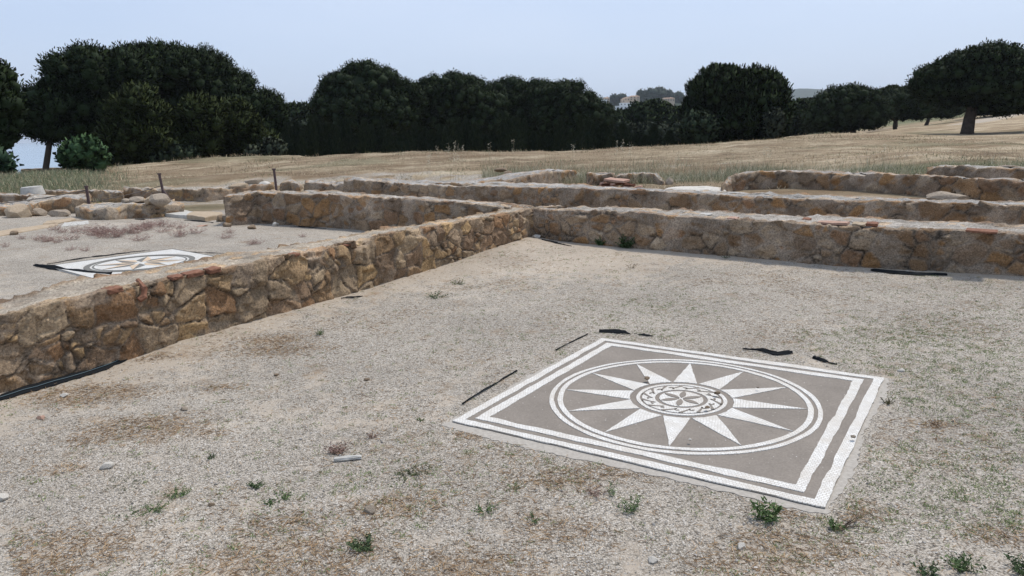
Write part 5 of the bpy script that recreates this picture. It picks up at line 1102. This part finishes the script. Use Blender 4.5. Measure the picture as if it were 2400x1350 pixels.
vt = [(1440, 229, 10, 8, 'small dome-shaped tree at the left of the village hill'), (1458, 228, 11, 7, 'dark tree left of the ochre village house'), (1505, 226, 13, 16, 'left tree of the tall clump on the village hill'), (1524, 222, 12, 14, 'tall tree of the clump beside the largest hill crown'), (1545, 222, 20, 16, 'largest domed tree on the village hill'), (1567, 226, 12, 14, 'tree at the right shoulder of the hill clump'), (1590, 228, 12, 12, 'tree at the right end of the village hill beside the big pine'),
      (1425, 243, 14, 8, 'low tree above the left white house'), (1450, 246, 16, 9, 'tree mass just above the white houses'), (1520, 238, 22, 12, 'broad tree mass right of the ochre house'), (1535, 246, 24, 10, 'tree mass below the two ochre houses'), (1480, 238, 10, 7, 'tree between the ochre house and the white terraces'), (1420, 252, 16, 9, 'tree below the left white house'), (1585, 244, 14, 10, 'tree below the far right ochre house')]
for i, (x, y, rx, ry, lab) in enumerate(vt):
    D = 905; tree('hill_tree', D, [(x, y, rx, ry), (x - rx * .5, y + 3, rx * .6, ry * .8), (x + rx * .5, y + 3, rx * .6, ry * .8)], (x, y + ry + 4), lab, 'tree', 'trees on the village hill', 700 + i, base_z=far(x, y + ry + 4, D)[2] - 3, tr=.6, limbs=3, **VC)
def house(x, ytop, ybot, wpx, D, wallm, label, win=3, floors=2, hip=True, depth=9, yaw=0.3):
    p = far(x, ybot, D); t = far(x, ytop, D); w_ = wpx * D / FOC; h = t[2] - p[2]; root = empty('village_house', tuple(p), yaw - math.atan2(p[0], p[1])); rh = h * .22 if hip else .5
    def bx(nm, c, s, m, par=root):
        bm = bmesh.new(); bmesh.ops.create_cube(bm, size=1)
        for v in bm.verts: v.co = Vector((v.co[0] * s[0] + c[0], v.co[1] * s[1] + c[1], v.co[2] * s[2] + c[2]))
        return link(nm, bm_mesh(nm, bm), M[m], par)
    bx('wall', (0, 0, (h - rh) / 2 - 5), (w_, depth, h - rh + 10), wallm)
    if hip:
        bm = bmesh.new(); e = .5; zb_ = h - rh; v = [bm.verts.new(q) for q in [(-w_ / 2 - e, -depth / 2 - e, zb_), (w_ / 2 + e, -depth / 2 - e, zb_), (w_ / 2 + e, depth / 2 + e, zb_), (-w_ / 2 - e, depth / 2 + e, zb_), (-w_ / 2 + 2, 0, h), (w_ / 2 - 2, 0, h)]]
        for f in ((0, 1, 5, 4), (1, 2, 5), (2, 3, 4, 5), (3, 0, 4), (3, 2, 1, 0)): bm.faces.new([v[k] for k in f])
        rf = link('roof', bm_mesh('roof', bm), M['roof_tile'], root); bx('chimney', (w_ * .2, .5, h + .1), (.8, .8, 1.6), wallm, rf)
    else: bx('roof', (0, 0, h - rh / 2), (w_ + .4, depth + .4, rh), wallm)
    for f in range(floors):
        for k in range(win): bx('window', ((k + .5) / win * w_ - w_ / 2, -depth / 2 - .02, (h - rh) * (f + .5) / floors), (w_ / win * .38, .12, (h - rh) / floors * .5), 'window')
    return tag(root, label, 'house', 'houses of the hillside village')
house(1476, 241, 251, 46, 876, 'render_white', 'long white flat-roofed house on the upper white terrace', 6, 2, False, 8, .1)
house(1464, 248, 257, 40, 862, 'render_white', 'white house with dark openings in front of the long white one', 5, 1, False, 8, .2)
house(1485, 252, 261, 26, 852, 'render_white', 'lowest white house, partly behind the low stone pine', 3, 1, False, 8, .2)
house(1414, 234, 248, 14, 876, 'render_white', 'narrow white house at the left edge of the village', 2, 2, False, 8, .2)
house(1421, 228, 240, 12, 893, 'render_tan', 'pale ochre house high at the left of the village', 2, 2, True, 8, .2)
house(1486, 224, 235, 22, 893, 'render_tan', 'ochre house with a chimney on the crest of the village', 3, 2, True, 10, .15)
house(1467, 228, 237, 12, 886, 'render_tan', 'small ochre house with a tiled roof left of the crest house', 2, 1, True, 8, .3)
house(1460, 231, 240, 8, 880, 'render_tan', 'tiny ochre house with pale base, leftmost of the ochre row', 1, 2, True, 6, .3)
house(1566, 229, 238, 27, 880, 'render_tan', 'long ochre house right of the domed hill trees', 5, 2, True, 9, .1)

# ------------------------------------------------------------------ air
bm = bmesh.new(); bmesh.ops.create_cube(bm, size=1)
hz = link('haze', bm_mesh('haze', bm), loc=(0, 3000, 100)); hz.scale = (19500, 13500, 300); hz['kind'] = 'stuff'
hm = bpy.data.materials.new('haze'); hm.use_nodes = True; nt = hm.node_tree; nt.nodes.clear(); out = nt.nodes.new('ShaderNodeOutputMaterial'); pv = nt.nodes.new('ShaderNodeVolumePrincipled')
pv.inputs['Color'].default_value = (.86, .93, 1, 1); pv.inputs['Density'].default_value = .00013; pv.inputs['Anisotropy'].default_value = .2; nt.links.new(pv.outputs[0], out.inputs['Volume']); hz.data.materials.append(hm)
# ------------------------------------------------------------------ light
SUN_EL = math.radians(64); SUN_AZ = math.radians(52)      # azimuth measured from +y towards +x
world = bpy.data.worlds.new('World'); scene.world = world; world.use_nodes = True; nt = world.node_tree; bg = nt.nodes['Background']
sky = nt.nodes.new('ShaderNodeTexSky'); sky.sky_type = 'NISHITA'; sky.sun_disc = False; sky.sun_elevation = SUN_EL; sky.sun_rotation = SUN_AZ; sky.dust_density = 2.5; sky.air_density = 1.0; sky.ozone_density = 1.0
tc = nt.nodes.new('ShaderNodeTexCoord'); mp = nt.nodes.new('ShaderNodeMapping'); mp.inputs['Scale'].default_value = (1, 1, 4); nt.links.new(tc.outputs['Generated'], mp.inputs[0])
no = nt.nodes.new('ShaderNodeTexNoise'); no.inputs['Scale'].default_value = 1.6; no.inputs['Detail'].default_value = 4; nt.links.new(mp.outputs[0], no.inputs['Vector'])
rp = nt.nodes.new('ShaderNodeValToRGB'); rp.color_ramp.elements[0].position = .25; rp.color_ramp.elements[1].position = .75; rp.color_ramp.elements[0].color = (4.9, 6.7, 10.0, 1); rp.color_ramp.elements[1].color = (7.6, 8.8, 11.2, 1); nt.links.new(no.outputs['Fac'], rp.inputs[0])
sz_ = nt.nodes.new('ShaderNodeSeparateXYZ'); nt.links.new(tc.outputs['Generated'], sz_.inputs[0]); r2_ = nt.nodes.new('ShaderNodeValToRGB'); r2_.color_ramp.elements[0].color = (1, 1, 1, 1); r2_.color_ramp.elements[1].color = (0, 0, 0, 1); r2_.color_ramp.elements[1].position = .22; nt.links.new(sz_.outputs[2], r2_.inputs[0])
hm_ = nt.nodes.new('ShaderNodeMix'); hm_.data_type = 'RGBA'; hm_.inputs[7].default_value = (7.2, 8.5, 10.9, 1); nt.links.new(r2_.outputs[0], hm_.inputs[0]); nt.links.new(rp.outputs[0], hm_.inputs[6])
mx = nt.nodes.new('ShaderNodeMix'); mx.data_type = 'RGBA'; mx.inputs[0].default_value = .72; nt.links.new(sky.outputs[0], mx.inputs[6]); nt.links.new(hm_.outputs[2], mx.inputs[7]); nt.links.new(mx.outputs[2], bg.inputs[0]); bg.inputs[1].default_value = .106
sd = bpy.data.lights.new('sun', 'SUN'); sd.energy = 3.2; sd.angle = math.radians(6); sd.color = (1, .95, .88); so = bpy.data.objects.new('sun', sd); COL.objects.link(so)
dv = Vector((math.sin(SUN_AZ) * math.cos(SUN_EL), math.cos(SUN_AZ) * math.cos(SUN_EL), math.sin(SUN_EL))); so.rotation_euler = dv.to_track_quat('Z', 'Y').to_euler(); so.location = dv * 50
# ------------------------------------------------------------------ camera
cd = bpy.data.cameras.new('camera'); cam = bpy.data.objects.new('camera', cd); COL.objects.link(cam); cd.sensor_width = 36; cd.lens = FOC / 2400 * 36; cd.clip_end = 30000; cd.clip_start = .05
m4 = Matrix.Identity(4)
for i in range(3):
    for j in range(3): m4[i][j] = float(CM[i, j])
m4[2][3] = EYE; cam.matrix_world = m4; scene.camera = cam
scene.render.engine = 'CYCLES'; scene.cycles.max_bounces = 5; scene.cycles.volume_bounces = 0; scene.cycles.transparent_max_bounces = 8
scene.view_settings.view_transform = 'Standard'; scene.view_settings.look = 'None'; scene.view_settings.exposure = 0; scene.view_settings.gamma = 1
scene.render.resolution_x = 1024; scene.render.resolution_y = 576
